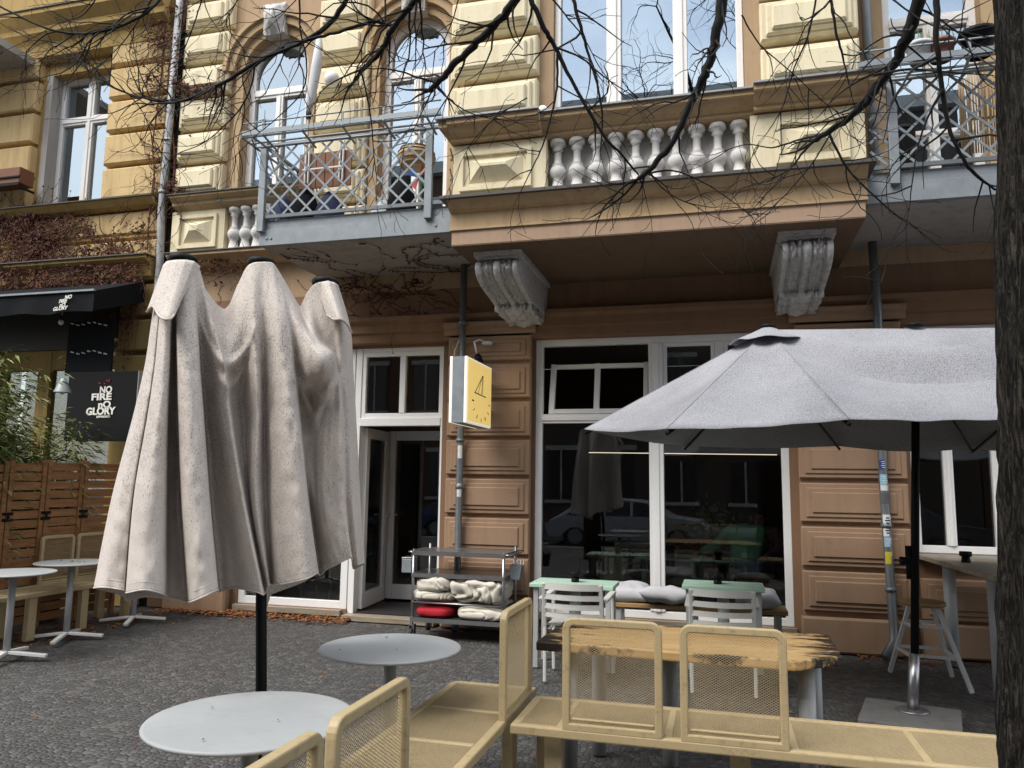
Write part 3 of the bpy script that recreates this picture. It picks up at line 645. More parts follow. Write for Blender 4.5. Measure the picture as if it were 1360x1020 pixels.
for k, (py, hh) in enumerate(((592, .05), (617, .09), (637, .10), (648, .05), (662, .10), (698, .20), (720, .09), (741, .11))):
    z = at(1178, py, 'y', 7.93).z; xx = xr_ + .012*(1.55-z)/.6
    m = MB(); m.grid(lambda u, v: Vector((xx + .0412*math.sin((u-.5)*2.2 + .25), 7.97-.0412*math.cos((u-.5)*2.2+.25), z+(v-.5)*hh)), 8, 1); m.build('sticker', scr(scols[k]), rp)
    if k in (0, 1, 2, 5, 6):
        m = MB(); n_ = 4 if k != 5 else 7
        for i in range(n_):
            zc = z + hh*((i+.5)/n_-.5)*.8; m.grid(lambda u, v: Vector((xx + .0416*math.sin((u-.5)*(1.2 if i % 2 else .8) + .25), 7.97-.0416*math.cos((u-.5)*(1.2 if i % 2 else .8)+.25), zc+(v-.5)*hh*.06)), 4, 1)
        m.build('sticker_print', M['black'] if k in (0, 5) else M['letter'], rp)
for py, c in ((600, (.75, .75, .73)), (651, (.7, .7, .7))):
    lp = [o for o in B.children if o.name.startswith('drainpipe')][0]
    z = at(610, py, 'y', 7.93).z; m = MB(); m.grid(lambda u, v: Vector((xp + .038*math.sin((u-.5)*1.4 + .3), 7.97-.038*math.cos((u-.5)*1.4+.3), z+(v-.5)*.14)), 8, 1); m.build('sticker', scr(c), lp)
x0 = ay(1155, 50, 8.1).x; pipe([(x0-.05, 8.1, 8.9), (x0, 8.1, 4.07)], .045, 'drainpipe', 'galv', B)
# ------------------------------------------------------------------ yellow neighbour
N = thing('yellow_house', 'yellow rusticated house with dry red creeper and a café at ground level', 'building', (-9, 8.2, 0))
NX1 = -6.94; NX0 = -13
nwx0, nwx1 = ay(76, 200, 8.36).x, ay(152, 200, 8.36).x; nwz0, nwz1 = ay(110, 278, 8.36).z, ay(120, 103, 8.36).z
m = MB(); wallgrid(m, NX0, NX1, 0, ZT, YW, 8.55, [(nwx0-.1, nwx1+.05, nwz0, nwz1), (-9.4, -7.45, .9, 3.2)]); part(m, 'facade_wall', 'yellowd', N)
box_part('awning_shade_panel', 'awningshade', N, -12.9, -9.42, YW-.05, YW-.001, .0, 3.9); box_part('awning_shade_panel', 'awningshade', N, -9.41, -7.44, YW-.05, YW-.001, 3.21, 3.9); box_part('awning_shade_panel', 'awningshade', N, -9.41, -7.44, YW-.05, YW-.001, .0, .89)  # dark boards put the gloom beneath the awning into the wall colour
window(N, nwx0, nwx1, nwz0+.005, nwz1, 8.36, .07, [((nwx0+nwx1)/2+.03, .12)], [(ay(112, 160, 8.36).z, .12)], 'pvc', 'glassup', .08)
MB().box(nwx0-.098, nwx0-.002, 8.19, 8.5, nwz0+.01, nwz1).build('window_reveal', M['concrete'], N)
box_part('room_shade_sheet', 'blackvoid', N, nwx0-.3, nwx1+.3, 8.95, 9, 4.8, 7.4)
box_part('curtain', 'curtain', N, nwx0+.5, nwx1-.12, 8.5, 8.52, nwz0, nwz1)
pz = .472; ns = 5.17
r = MB(); r2 = MB(); z = ns
while z < 7.25:
    block(r2, -10.6, nwx0-.16, z+.03, z+pz-.03, YW-.001, .13, .0, .05, 0, .02); block(r, nwx1+.10, NX1+.02, z+.03, z+pz-.03, YW-.001, .13, .0, .05, 0, .02); z += pz
part(r, 'rusticated_pilaster', 'yellow', N); part(r2, 'rusticated_pilaster', 'yellow', N)
m = MB()
profile_band(m, NX0, NX1, [(YP+.02, 5.02), (YP-.05, 5.05), (YP-.10, 5.10), (YP-.12, 5.13)], YW-.003)
profile_band(m, NX0, NX1, [(YP+.08, 4.62), (YP+.04, 4.65), (YP+.04, 4.68)], YW-.003)
profile_band(m, NX0, NX1+.02, [(YP, 4.06), (YP-.04, 4.10), (YP-.06, 4.22), (YP-.17, 4.30), (YP-.17, 4.335)], YW-.004)
profile_band(m, NX0, NX1, [(YP+.06, 7.32), (YP, 7.36), (YP-.02, 7.55), (YP-.14, 7.64), (YP-.14, 7.72), (YP-.26, 7.84), (YP-.26, 7.90)], YW-.004)
part(m, 'cornice', 'yellowd', N)
m = MB(); m.box(NX0, NX1+.01, YP-.14, YW-.005, 5.132, 5.146); m.box(NX0, NX1+.04, YP-.2, YW-.005, 4.337, 4.352); m.box(NX0, NX1, YP-.28, YW-.005, 7.902, 7.915); part(m, 'cornice_flashing', 'darkflash', N)
m = MB(); block(m, -7.62, NX1+.02, 4.36, 4.60, YW-.001, .12, 0, .05, 0, .02); block(m, -12, -7.66, 4.36, 4.60, YW-.001, .12, 0, .05, 0, .02); block(m, -12, NX1+.01, 4.70, 5.00, YW-.001, .10, 0, .05, 0, .02)
part(m, 'spandrel_blocks', 'yellow', N)
m = MB()
for z in (2.2, 2.66, 3.12, 3.58): block(m, -7.42, NX1+.05, z+.03, z+.43, YW-.001, .12, .0, .05, 0, .02)
m.box(-7.40, NX1+.02, 8.1, YW-.002, .0, 2.2); part(m, 'rusticated_pier', 'yellowd', N)
m = MB(); m.box(-9.4, -9.3, 8.22, 8.3, .9, 3.2); m.box(-8.75, -8.55, 8.2, 8.3, .9, 3.2); m.box(-9.3, -7.45, 8.205, 8.3, 2.95, 3.2); m.box(-7.55, -7.45, 8.22, 8.3, .9, 2.95)
cf = part(m, 'cafe_window', 'yellowd', N); MB().box(-9.3, -7.55, 8.25, 8.256, .95, 2.96).build('pane', M['glassdark'], cf)
box_part('room_shade_sheet', 'blackvoid', N, -9.6, -7.2, 8.8, 8.85, .5, 3.4)
x0 = ay(222, 200, 8.05).x
pipe([(ay(232, 110, 8.05).x, 8.05, 8.8), (x0, 8.05, 5.9), (ay(216, 280, 8.05).x-.02, 8.05, 5.0), (ay(213, 340, 8.05).x, 8.05, 4.3), (ay(210, 370, 8.05).x, 8.05, .1)], .046, 'drainpipe', 'pipew', N, [(5.9, 8.05, x0), (5.2, 8.05, x0-.02)])
MB().box(NX1+.001, XL-.001, YW+.05, 8.5, 0, ZT).build('gap_shade_filler', M['blackvoid'], N)  # black filler paints the shade in the gap between the houses
# upper balcony corner at top left
zc = at(30, 45, 'y', 7.4).z
nb_ = MB().box(-13, ay(36, 40, 7.9).x, 7.1, YW-.006, zc, zc+.1).build('balcony', M['concrete'], N); 
# ------------------------------------------------------------------ ground
def ground_sheet(name, x0, x1, y0, y1, z, mat, nx, ny, amp):
    m = MB(); m.grid(lambda u, v: Vector((x0+(x1-x0)*u, y0+(y1-y0)*v, z + amp*(noise.noise(Vector((u*(x1-x0)*.9, v*(y1-y0)*.9, 3))) ))), nx, ny)
    return tag(m.build(name, M[mat], None, fix=False), kind='structure')
ground_sheet('ground', -90, 90, -90, 90, -.20, 'asphalt', 4, 4, 0)
ground_sheet('road', -60, 60, -10.5, -2.6, -.13, 'asphalt', 8, 4, 0)
ground_sheet('pavement', -14, 9, -2.5, 8.45, -.014, 'cobble', 120, 60, .014)
tag(MB().box(-60, 60, -2.62, -2.5, -.2, .0).build('kerb', M['concrete'], None, .01), kind='structure')
tag(MB().box(-60, 60, -14.2, -10.6, -.2, -.0).build('far_pavement', M['concrete'], None), kind='structure')
# ------------------------------------------------------------------ text
def text_mesh(body, size, o, ex, ey, mat, parent, bold=.0, name='lettering', depth=.003, align='LEFT', space=1):
    cu = bpy.data.curves.new('t', 'FONT'); cu.body = body; cu.size = size; cu.extrude = depth/2; cu.offset = bold; cu.align_x = align; cu.space_character = space
    t = bpy.data.objects.new('t', cu); C.objects.link(t); bpy.context.view_layer.update()
    me = bpy.data.meshes.new_from_object(t.evaluated_get(bpy.context.evaluated_depsgraph_get()))
    ex = Vector(ex).normalized(); ey = Vector(ey).normalized(); n = ex.cross(ey); o = Vector(o); mb = MB()
    mb.add([o + ex*v.co.x + ey*v.co.y + n*(v.co.z) for v in me.vertices], [tuple(p.vertices) for p in me.polygons])
    bpy.data.objects.remove(t); bpy.data.curves.remove(cu); bpy.data.meshes.remove(me)
    return mb.build(name, M[mat], parent)
# ------------------------------------------------------------------ mesh furniture
def ring(mb, L, H, r, w, o, e1, e2, d, nseg=5, bottom=True):
    """rounded rectangular tube frame in plane (e1,e2), depth d along n"""
    o = Vector(o); e1 = Vector(e1); e2 = Vector(e2); n = e1.cross(e2)
    def outline(a0, a1, b0, b1, rr):
        p = []
        for cx, cy, s in ((a1-rr, b1-rr, 0), (a0+rr, b1-rr, 1)):
            for k in range(nseg+1):
                w_ = pi/2*(s + k/nseg); p.append((cx+rr*math.cos(w_), cy+rr*math.sin(w_)))
        p += [(a0, b0), (a1, b0)]; return p
    A = outline(0, L, 0, H, r); Bq = outline(w, L-w, w, H-w, max(.004, r-w)); m = len(A); vs = []
    for P in (A, Bq):
        for s in (-d/2, d/2): vs += [o + e1*x + e2*y + n*s for x, y in P]
    fs = []
    for i in range(m):
        j = (i+1) % m
        fs += [(i, j, m+j, m+i), (2*m+j, 2*m+i, 3*m+i, 3*m+j), (j, i, 2*m+i, 2*m+j), (m+i, m+j, 3*m+j, 3*m+i)]
    mb.add(vs, fs); return mb
def mesh_sheet(mb, o, e1, e2, L1, L2, p1, p2, w, d):
    o = Vector(o); e1 = Vector(e1); e2 = Vector(e2); n = e1.cross(e2); s = p2/p1; H = L2/s     # work in scaled space
    k = -int(H/p1)-1
    while k*p1 < L1:
        for sg in (1, -1):
            a = k*p1; t0 = max(0, -a/H); t1 = min(1, (L1-a)/H)
            if t1-t0 > .004:
                def f(t): return o + e1*(a+H*t) + e2*((t if sg > 0 else 1-t)*L2) + n*(sg*.0004)
                mb.bar(f(t0), f(t1), w, d, n)
        k += 1
    return mb
def back_panel(o, e1, par, L=.45, z0=.445, z1=.94):
    e2 = Vector((0, 0, 1)); e1 = Vector(e1); o = Vector((o[0], o[1], z0))
    m = MB(); ring(m, L, z1-z0, .05, .034, o, e1, e2, .034); m.bar(o+e1*.036+e2*.05, o+e1*(L-.036)+e2*.05, .012, .014)
    f = m.build('backrest', M['beige'], par, .006, 2)
    s = MB(); mesh_sheet(s, o+e1*.036+e2*.036, e1, e2, L-.072, z1-z0-.072, .0180, .0108, .0013, .0014); s.build('mesh_panel', M['beige'], f, fix=False)
    return f
def seat_unit(par, x0, x1, y0, y1, z, cross, axis):
    m = MB(); w = .042; h = .045
    if axis == 'x': ring(m, x1-x0, y1-y0, .05, w, (x0, y0, z-h/2), (1, 0, 0), (0, 1, 0), h)
    else: ring(m, y1-y0, x1-x0, .05, w, (x1, y0, z-h/2), (0, 1, 0), (-1, 0, 0), h)
    for c in cross:
        if axis == 'x': m.box(c-.018, c+.018, y0+w+.001, y1-w-.001, z-.03, z-.003)
        else: m.box(x0+w+.001, x1-w-.001, c-.018, c+.018, z-.03, z-.003)
    f = m.build('seat_frame', M['beige'], par, .008, 2)
    s = MB(); cs = sorted(cross)
    lo, hi = (x0, x1) if axis == 'x' else (y0, y1); e = [lo+w-.002] + [q for c in cs for q in (c-.017, c+.017)] + [hi-w+.002]
    for a, b in zip(e[::2], e[1::2]):
        if axis == 'x': mesh_sheet(s, (a, y0+w-.002, z-.008), (1, 0, 0), (0, 1, 0), b-a, y1-y0-2*w+.004, .0200, .0150, .0040, .003)
        else: mesh_sheet(s, (x0+w-.002, a, z-.008), (1, 0, 0), (0, 1, 0), x1-x0-2*w+.004, b-a, .0200, .0150, .0040, .003)
    s.build('mesh_panel', M['beigemesh'], f, fix=False)
    return f
def bench_legs(par, pts, w=.085, d=.05, h=.404):
    for x, y in pts:
        MB().box(x-w/2, x+w/2, y-d/2, y+d/2, .003, h).build('leg', M['beige'], par, .006)
GB = 'beige perforated metal benches'
b1 = thing('metal_bench', 'beige mesh metal bench running away from the camera beside the two round tables', 'bench', (-1.22, 2.7, 0), GB)
seat_unit(b1, -1.465, -.985, 1.2, 4.26, .452, [1.72, 2.24, 2.76, 3.28, 3.76], 'y')
for y0 in (1.36, 1.935, 3.615): back_panel((-1.002, y0, 0), (0, 1, 0), b1, .515 if y0 < 3 else .535, .43, .925 if y0 < 3 else .945)
bench_legs(b1, [(-1.40, 3.98), (-1.06, 3.98), (-1.40, 1.6), (-1.06, 1.6)], .06, .09)
b2 = thing('metal_bench', 'beige mesh metal bench across the foreground in front of the scorched timber table', 'bench', (.4, 3.85, 0), GB)
seat_unit(b2, -.955, 2.2, 3.585, 4.105, .452, [-.73, -.245, .285, .80, 1.32, 1.84], 'x')
for x0 in (-.712, -.188): back_panel((x0, 3.603, 0), (1, 0, 0), b2, .448)
bench_legs(b2, [(-.78, 3.75), (.06, 3.75), (1.5, 3.75), (-.88, 4.02), (1.5, 4.02)], .085, .06)
b3 = thing('metal_bench', 'beige mesh metal bench along the slatted wooden fence behind the far round tables', 'bench', (-6.53, 6.3, 0), GB)
seat_unit(b3, -6.77, -6.30, 4.9, 7.6, .452, [5.4, 5.9, 6.4, 6.9], 'y')
for py in ((53, 98), (101, 147)):
    y0 = at(py[0], 735, 'x', -6.76).y; y1 = at(py[1], 735, 'x', -6.76).y; back_panel((-6.755, y0, 0), (0, 1, 0), b3, y1-y0-.012)
bench_legs(b3, [(-6.7, 7.35), (-6.36, 7.35), (-6.7, 6.1), (-6.36, 6.12), (-6.36, 6.75), (-6.36, 5.3)], .06, .09)
# ------------------------------------------------------------------ round tables
def round_table(x, y, r, z, label, dark, ang=.3):
    t = thing('round_table', label, 'table', (x, y, 0), 'round pale café tables')
    m = MB(); m.lathe([(r-.012, z-.016), (r-.002, z-.012), (r, z-.006), (r-.003, z-.001), (r-.012, z)], x, y, 64); m.build('tabletop', M['tablewhite'], t)
    p = MB()
    if dark: p.tube([(x, y, .03), (x, y, z-.02)], .030, 16); p.box(x-.14, x+.14, y-.14, y+.14, z-.026, z-.0165)
    else: p.tube([(x, y, .06), (x, y, z-.02)], .029, 14); p.box(x-.09, x+.09, y-.02, y+.02, z-.03, z-.0165); p.box(x-.02, x+.02, y-.09, y-.0201, z-.03, z-.0165)
    p.build('post', M['greypost' if dark else 'greymetal'], t)
    b = MB()
    for k in range(4):
        a = ang + pi/2*k; b.bar((x+.02*math.cos(a), y+.02*math.sin(a), .06), (x+.33*math.cos(a), y+.33*math.sin(a), .03), .045, .028)
    b.build('foot', M['greypost' if dark else 'whitemetal'], t, .005)
    return t
rt1 = round_table(-1.585, 2.475, .352, .73, 'large pale round table nearest the camera, in front of the closed parasol', True)
rt2 = round_table(-1.605, 3.70, .352, .73, 'pale round table between the trolley and the near end of the mesh bench', True, .7)
round_table(-6.10, 6.30, .33, .73, 'pale round table with cross foot in front of the fence bench backrests', False, .45)
round_table(-5.90, 5.47, .33, .73, 'pale round table cut by the left edge of the photo', False, .35)
round_table(-6.16, 7.25, .33, .73, 'pale round table half hidden behind the folded parasol canopy', False, .5)
# ------------------------------------------------------------------ scorched table
tt = thing('timber_table', 'long timber table with scorched black edges behind the foreground mesh bench', 'table', (-.2, 4.45, 0))
random.seed(3); P = []
def edge(p, q, n, amp):
    for k in range(n):
        t = k/n; e = noise.noise(Vector((p[0]*3+t*11, p[1]*5+t*9, 1)))*amp; P.append((p[0]+(q[0]-p[0])*t + (e if abs(q[1]-p[1]) > abs(q[0]-p[0]) else 0), p[1]+(q[1]-p[1])*t + (e if abs(q[1]-p[1]) <= abs(q[0]-p[0]) else 0)))
cs = [(-.96, 4.12), (.33, 4.06), (.57, 4.27), (.575, 4.84), (-.93, 4.80)]
for a, b in zip(cs, cs[1:]+cs[:1]): edge(a, b, 16, .009)
MB().prism(P, 'z', .672, .72).build('tabletop', M['burnt'], tt, .008)
for x, y in ((-.71, 4.69), (-.80, 4.26), (-.30, 4.62), (.40, 4.30), (.47, 4.66)):
    MB().tube([(x, y, 0), (x, y, .67)], .042, 16).build('leg', M['greymetal'], tt)
# ------------------------------------------------------------------ mint tables
def mint(x0, x1, y0, y1, z, label):
    t = thing('square_table', label, 'table', ((x0+x1)/2, (y0+y1)/2, 0), 'mint green tables by the shop window')
    MB().box(x0, x1, y0, y1, z-.035, z).build('tabletop', M['mint'], t, .006)
    for x in (x0+.05, x1-.05):
        for y in (y0+.05, y1-.05): MB().box(x-.02, x+.02, y-.02, y+.02, 0, z-.036).build('leg', M['greymetal'], t)
    f = MB(); f.tube([((x0+x1)/2, (y0+y1)/2, .02), ((x0+x1)/2, (y0+y1)/2, z-.04)], .05, 14); f.build('centre_post', M['greymetal'], t)
mint(-1.60, -.88, 6.60, 7.02, .70, 'mint green table beside the brown pier, left of the window mullion')
mint(-.335, .345, 6.93, 7.36, .70, 'mint green table under the open parasol, right of the window mullion')
def holder(x, y, z, label):
    t = thing('card_holder', label, 'holder', (x, y, z), 'black holders on the mint tables')
    m = MB(); m.lathe([(.034, z+.001), (.036, z+.01), (.03, z+.05)], x, y, 14); m.build('stem', M['black'], t)
    MB().lathe([(.044, z+.05), (.048, z+.055), (.048, z+.085), (.044, z+.09)], x, y, 16).build('cap', M['black'], t)
p = ay(764, 760, 6.8); holder(p.x, 6.8, .70, 'small black holder on the mint table left of the mullion')
p = ay(953, 765, 7.12); holder(p.x, 7.12, .70, 'small black holder on the mint table right of the mullion')
p = at(1283, 747, 'z', .94); holder(p.x, p.y, .94, 'small black holder on the tall grey table at right')
# ------------------------------------------------------------------ slatted armchairs
def armchair(xc, yb, label):
    t = thing('slatted_armchair', label, 'chair', (xc, yb+.25, 0), 'chalky white slatted armchairs')
    W = .46; x0, x1 = xc-W/2, xc+W/2; mat = M['slatwhite']
    for x in (x0, x1):
        f = MB(); s = 1 if x == x1 else -1
        f.bar((x, yb+.06, .002), (x, yb+.05, .44), .026, .034, (0, 1, 0)); f.bar((x, yb+.05, .43), (x-s*.005, yb-.03, .775), .032, .036, (0, 1, 0)); f.build('back_leg', mat, t, .006)
        f = MB(); f.bar((x+s*.02, yb+.50, .002), (x+s*.02, yb+.47, .64), .028, .034, (0, 1, 0)); f.build('front_leg', mat, t, .006)
        f = MB(); f.bar((x+s*.018, yb+.01, .645), (x+s*.022, yb+.52, .655), .052, .022); f.build('armrest', mat, t, .006)
        f = MB(); f.bar((x+s*.008, yb+.08, .20), (x+s*.018, yb+.48, .20), .022, .026); f.build('side_rail', mat, t, .005)
    for k, (z, h) in enumerate(((.752, .052), (.668, .040), (.595, .040), (.525, .034))):
        f = MB(); yy = yb-.03+(.775-z)*.22
        f.grid(lambda u, v: Vector((x0+W*u, yy-.055*math.sin(pi*u)+.0, z+(v-.5)*h)), 14, 1, False)
        o = f.build('back_slat', mat, t); sd = o.modifiers.new('s', 'SOLIDIFY'); sd.thickness = .018; sd.offset = 0
    f = MB()
    for k in range(9):
        y = yb+.07+.049*k; f.box(x0+.015, x1-.015, y, y+.036, .432-.0008*k*k*.3, .450-.0008*k*k*.3)
    f.box(x0+.02, x0+.045, yb+.05, yb+.50, .405, .4315-.02); f.box(x1-.045, x1-.02, yb+.05, yb+.50, .405, .4315-.02)
    f.build('seat', mat, t, .004)
    f = MB(); f.bar((x0+.01, yb+.28, .20), (x1-.01, yb+.28, .20), .022, .024); f.build('stretcher', mat, t, .005)
armchair(-1.135, 6.12, 'chalky white slatted armchair at the mint table nearer the trolley')
armchair(-.005, 6.15, 'chalky white slatted armchair right of the window mullion, behind the mesh backrests')
# ------------------------------------------------------------------ window bench and cushions
wb = thing('wooden_bench', 'plain wooden bench under the shop window carrying grey cushions', 'bench', (-.25, 7.62, 0))
MB().box(-1.02, .56, 7.44, 7.80, .41, .45).build('seat', M['plywood'], wb, .005)
for x in (-.95, -.25, .48):
    for y in (7.49, 7.75): MB().box(x-.025, x+.025, y-.025, y+.025, 0, .409).build('leg', M['greymetal'], wb)
def cushion(c, L, W, H, rz, tilt, label, seed=0):
    m = MB(); c = Vector(c); R = Matrix.Rotation(rz, 3, 'Z') @ Matrix.Rotation(tilt, 3, 'X')
    for s in (1, -1):
        def fn(u, v):
            a, b = u*2-1, v*2-1; pinch = 1 - .10*(1-abs(a)**3)*(abs(b)**4) - 0; px = a*L/2*(1-.08*(1-b*b*.0)*0 - .07*(1-abs(b)**2)*0); 
            x = a*L/2*(1-.06*(1-b*b)**1*abs(a)**6); y = b*W/2*(1-.08*(1-a*a)*abs(b)**6)
            h = H/2*((1-a**4)*(1-b**4))**.55
            h *= 1 + .30*noise.noise(Vector((a*2.1+seed, b*2.1, s)))
            return c + R @ Vector((x, y, s*h))
        m.grid(fn, 24, 18)
    o = m.build('cushion', M['cushion'], None); return tag(o, label, 'cushion', 'grey cushions on the window bench')
cushion((-.86, 7.62, .53), .40, .40, .15, .05, .12, 'pale grey cushion on the window bench, left of the mullion', 1)
cushion((-.50, 7.48, .535), .46, .40, .15, -.08, -.20, 'pale grey cushion in front of the mullion, leaning off the bench edge', 2)
cushion((.30, 7.58, .54), .40, .40, .15, .05, .1, 'pale grey cushion at the right end of the window bench', 3)
# ------------------------------------------------------------------ trolley
tr = thing('service_trolley', 'stainless steel service trolley with four shelves on castors against the brown pier', 'trolley', (-2.52, 7.64, 0))
tx0, tx1, ty0, ty1 = -3.0, -2.06, 7.42, 7.88
for x in (tx0, tx1):
    for y in (ty0, ty1): MB().tube([(x, y, .13), (x, y, .86 if y == ty0 else .90)], .014, 10).build('post', M['steel'], tr)
def tray(z, h, name='shelf'):
    m = MB(); m.box(tx0-.012, tx1+.012, ty0-.012, ty1+.012, z-.004, z)
    m.box(tx0-.012, tx1+.012, ty0-.016, ty0-.0125, z-h, z+.003); m.box(tx0-.012, tx1+.012, ty1+.0125, ty1+.016, z-h, z+.003)
    m.box(tx0-.016, tx0-.0125, ty0-.016, ty1+.016, z-h, z+.003); m.box(tx1+.0125, tx1+.016, ty0-.016, ty1+.016, z-h, z+.003); m.build(name, M['steel'], tr)
tray(.855, .04, 'top'); tray(.635, .035); tray(.205, .04)
m = MB()
for y in [ty0-.01 + k*.06 for k in range(9)]: m.tube([(tx0, y, .352), (tx1, y, .352)], .006, 6)
m.tube([(tx0, ty0-.014, .356), (tx1, ty0-.014, .356)], .008, 6); m.build('wire_shelf', M['steel'], tr)
m = MB(); m.tube([(tx1+.005, ty0, .84), (tx1+.07, ty0+.02, .845), (tx1+.07, ty1-.02, .845), (tx1+.005, ty1, .84)], .010, 8); m.build('handle', M['steel'], tr); m = MB(); m.tube([(tx0-.005, ty0, .84), (tx0-.06, ty0+.02, .845), (tx0-.06, ty1-.02, .845), (tx0-.005, ty1, .84)], .010, 8); m.build('handle', M['steel'], tr)
for x in (tx0, tx1):
    for y in (ty0, ty1):
        w = MB(); a = Vector((x+.01, y-.02, .055))
        w.tube([a+Vector((-.016, 0, 0)), a+Vector((.016, 0, 0))], .052, 20); c = w.build('castor', M['rubber'], tr)
        f = MB(); f.tube([a+Vector((-.019, 0, 0)), a+Vector((.019, 0, 0))], .026, 14); f.box(a.x-.027, a.x-.021, a.y-.02, a.y+.04, .05, .13); f.box(a.x+.021, a.x+.027, a.y-.02, a.y+.04, .05, .13); f.box(a.x-.027, a.x+.027, a.y-.02, a.y+.04, .1301, .14); f.build('fork', M['steel'], c)
def folded(c, L, W, H, label, mat, seed, cat='blanket', amp=.35, rz=0, nm='folded_blanket'):
    m = MB(); c = Vector(c); Rm = Matrix.Rotation(rz, 3, 'Z')
    def fn(u, v):
        th = 2*pi*u; a = -1 + 2*v
        e = 2.0/3.4; cx = abs(math.cos(th))**e*math.copysign(1, math.cos(th)); sz = abs(math.sin(th))**e*math.copysign(1, math.sin(th))
        taper = (1-abs(a)**5)**.5 if abs(a) < 1 else 0
        p = Vector((a*L/2, cx*W/2*taper, H/2 + sz*H/2*taper))
        b0 = Vector((p.x, p.y, p.z))
        w1 = noise.noise(b0*4.5 + Vector((seed, 0, 0))); w2 = noise.noise(b0*11 + Vector((0, seed, 0))); rid = 1 - abs(noise.noise(Vector((b0.x*7 + w1*1.6, b0.y*4, b0.z*11)) + Vector((seed*2, 1, 0))))*2.2
        k = amp*(.50*w1 + .22*w2) - amp*.62*max(0, rid)**6
        nrm = Vector((.15*math.copysign(abs(a)**3, a), cx, sz*.9))
        q = p + nrm*k*min(H, W)*.55
        return c + Rm @ Vector((q.x, q.y, max(.002, q.z)))
    m.grid(fn, 64, 60); return tag(m.build(nm, M[mat], None), label, cat, None)
folded((-2.80, 7.60, .365), .46, .42, .115, 'flattened cream blanket under the rolled one on the trolley', 'blanket', 1.3)
folded((-2.78, 7.55, .455), .40, .34, .165, 'rolled cream blanket at the left end of the trolley shelf', 'blanket', 4.1, rz=-.25)
folded((-2.34, 7.62, .365), .62, .50, .255, 'crumpled cream blanket heaped at the right end of the trolley shelf', 'blanket', 7.7, amp=.5)
folded((-2.28, 7.60, .208), .56, .44, .125, 'rumpled cream blanket on the lowest trolley shelf beside the red cloth', 'blanket', 9.4, amp=.45)
folded((-2.79, 7.58, .208), .40, .40, .105, 'dark red folded cloth on the lowest trolley shelf', 'red', 12.2, 'cloth', .2, nm='folded_cloth')
cb = thing('cutlery_holder', 'small grey metal holder hanging from the right handle of the trolley', 'holder', (-1.98, 7.62, .62))
m = MB(); a = [(-.06, -.05), (.06, -.05), (.06, .05), (-.06, .05)]
m.add([(-1.985+x*.8, 7.62+y, .60) for x, y in a] + [(-1.975+x, 7.62+y*1.2, .74) for x, y in a] + [(-1.975+x*.93, 7.62+y*1.1, .74) for x, y in a] + [(-1.985+x*.72, 7.62+y*.9, .606) for x, y in a],
      [(3,2,1,0)] + [(i, (i+1)%4, 4+(i+1)%4, 4+i) for i in range(4)] + [(4+i, 4+(i+1)%4, 8+(i+1)%4, 8+i) for i in range(4)] + [(8+i, 8+(i+1)%4, 12+(i+1)%4, 12+i) for i in range(4)] + [(12, 13, 14, 15)]); m.build('cup', M['galv'], cb)
m = MB(); m.tube([(-1.98, 7.56, .735), (-1.99, 7.57, .83), (-1.99, 7.64, .855), (-1.985, 7.66, .84)], .004, 6); m.build('hook', M['steel'], cb)
for k in range(4): MB().tube([(-1.99+.02*k, 7.60+.012*k, .62), (-2.0+.03*k, 7.59+.02*k, .79+.01*(k % 2))], .005, 6).build('utensil', M['steel'], cb)
lb = thing('metal_box', 'small grey metal box hanging from the left handle of the trolley', 'box', (-3.12, 7.62, .62))
MB().box(-3.18, -3.07, 7.54, 7.70, .62, .76).build('case', M['galv'], lb, .006); MB().box(-3.182, -3.068, 7.538, 7.702, .762, .775).build('lid', M['steel'], lb, .003)
m = MB(); m.tube([(-3.10, 7.60, .77), (-3.08, 7.6, .855), (-3.06, 7.6, .857)], .004, 6); m.build('hook', M['steel'], lb)
# ------------------------------------------------------------------ right hand seating
ht = thing('high_table', 'tall grey timber table on round posts under the side window at right', 'table', (2.1, 7.2, 0))
MB().prism([(1.76, 8.0), (1.86, 6.3), (2.75, 6.35), (2.7, 8.0)], 'z', .90, .94).build('tabletop', M['greywood'], ht, .006)
for x, y in ((1.965, 7.86), (1.975, 6.68), (2.55, 7.86), (2.55, 6.68)): MB().tube([(x, y, 0), (x, y, .899)], .052, 16).build('leg', M['greymetal'], ht)
st = thing('bar_stool', 'white framed stool with round wooden seat behind the parasol pole', 'stool', (1.60, 7.2, 0))
MB().lathe([(.15, .60), (.165, .605), (.168, .625), (.16, .637), (.0, .638)], 1.585, 7.15, 28, cap=False).build('seat', M['plywood'], st)
feet = [(1.36, 7.42), (1.41, 6.93), (1.83, 6.86), (1.83, 7.40)]; tops = [(1.50, 7.23), (1.51, 7.07), (1.67, 7.06), (1.67, 7.23)]
for f, t_ in zip(feet, tops): MB().bar((*f, .0), (*t_, .598), .032, .032, (1, 0, 0)).build('leg', M['whitemetal'], st, .004)
def lerp2(a, b, t): return (a[0]+(b[0]-a[0])*t, a[1]+(b[1]-a[1])*t)
for zt, nm in ((.22, 'stretcher'), (.44, 'stretcher')):
    q = [lerp2(f, t_, zt/.598) for f, t_ in zip(feet, tops)]
    for i in range(4): MB().bar((*q[i], zt+.012*(i % 2)), (*q[(i+1) % 4], zt+.012*(i % 2)), .02, .024).build(nm, M['whitemetal'], st)
lo = thing('low_stool', 'low wooden seat cut off by the trunk at the right edge', 'stool', (2.12, 6.25, 0))
MB().lathe([(.19, .37), (.205, .375), (.205, .405), (.19, .41), (0, .411)], 2.10, 6.35, 26, cap=False).build('seat', M['plywood'], lo)
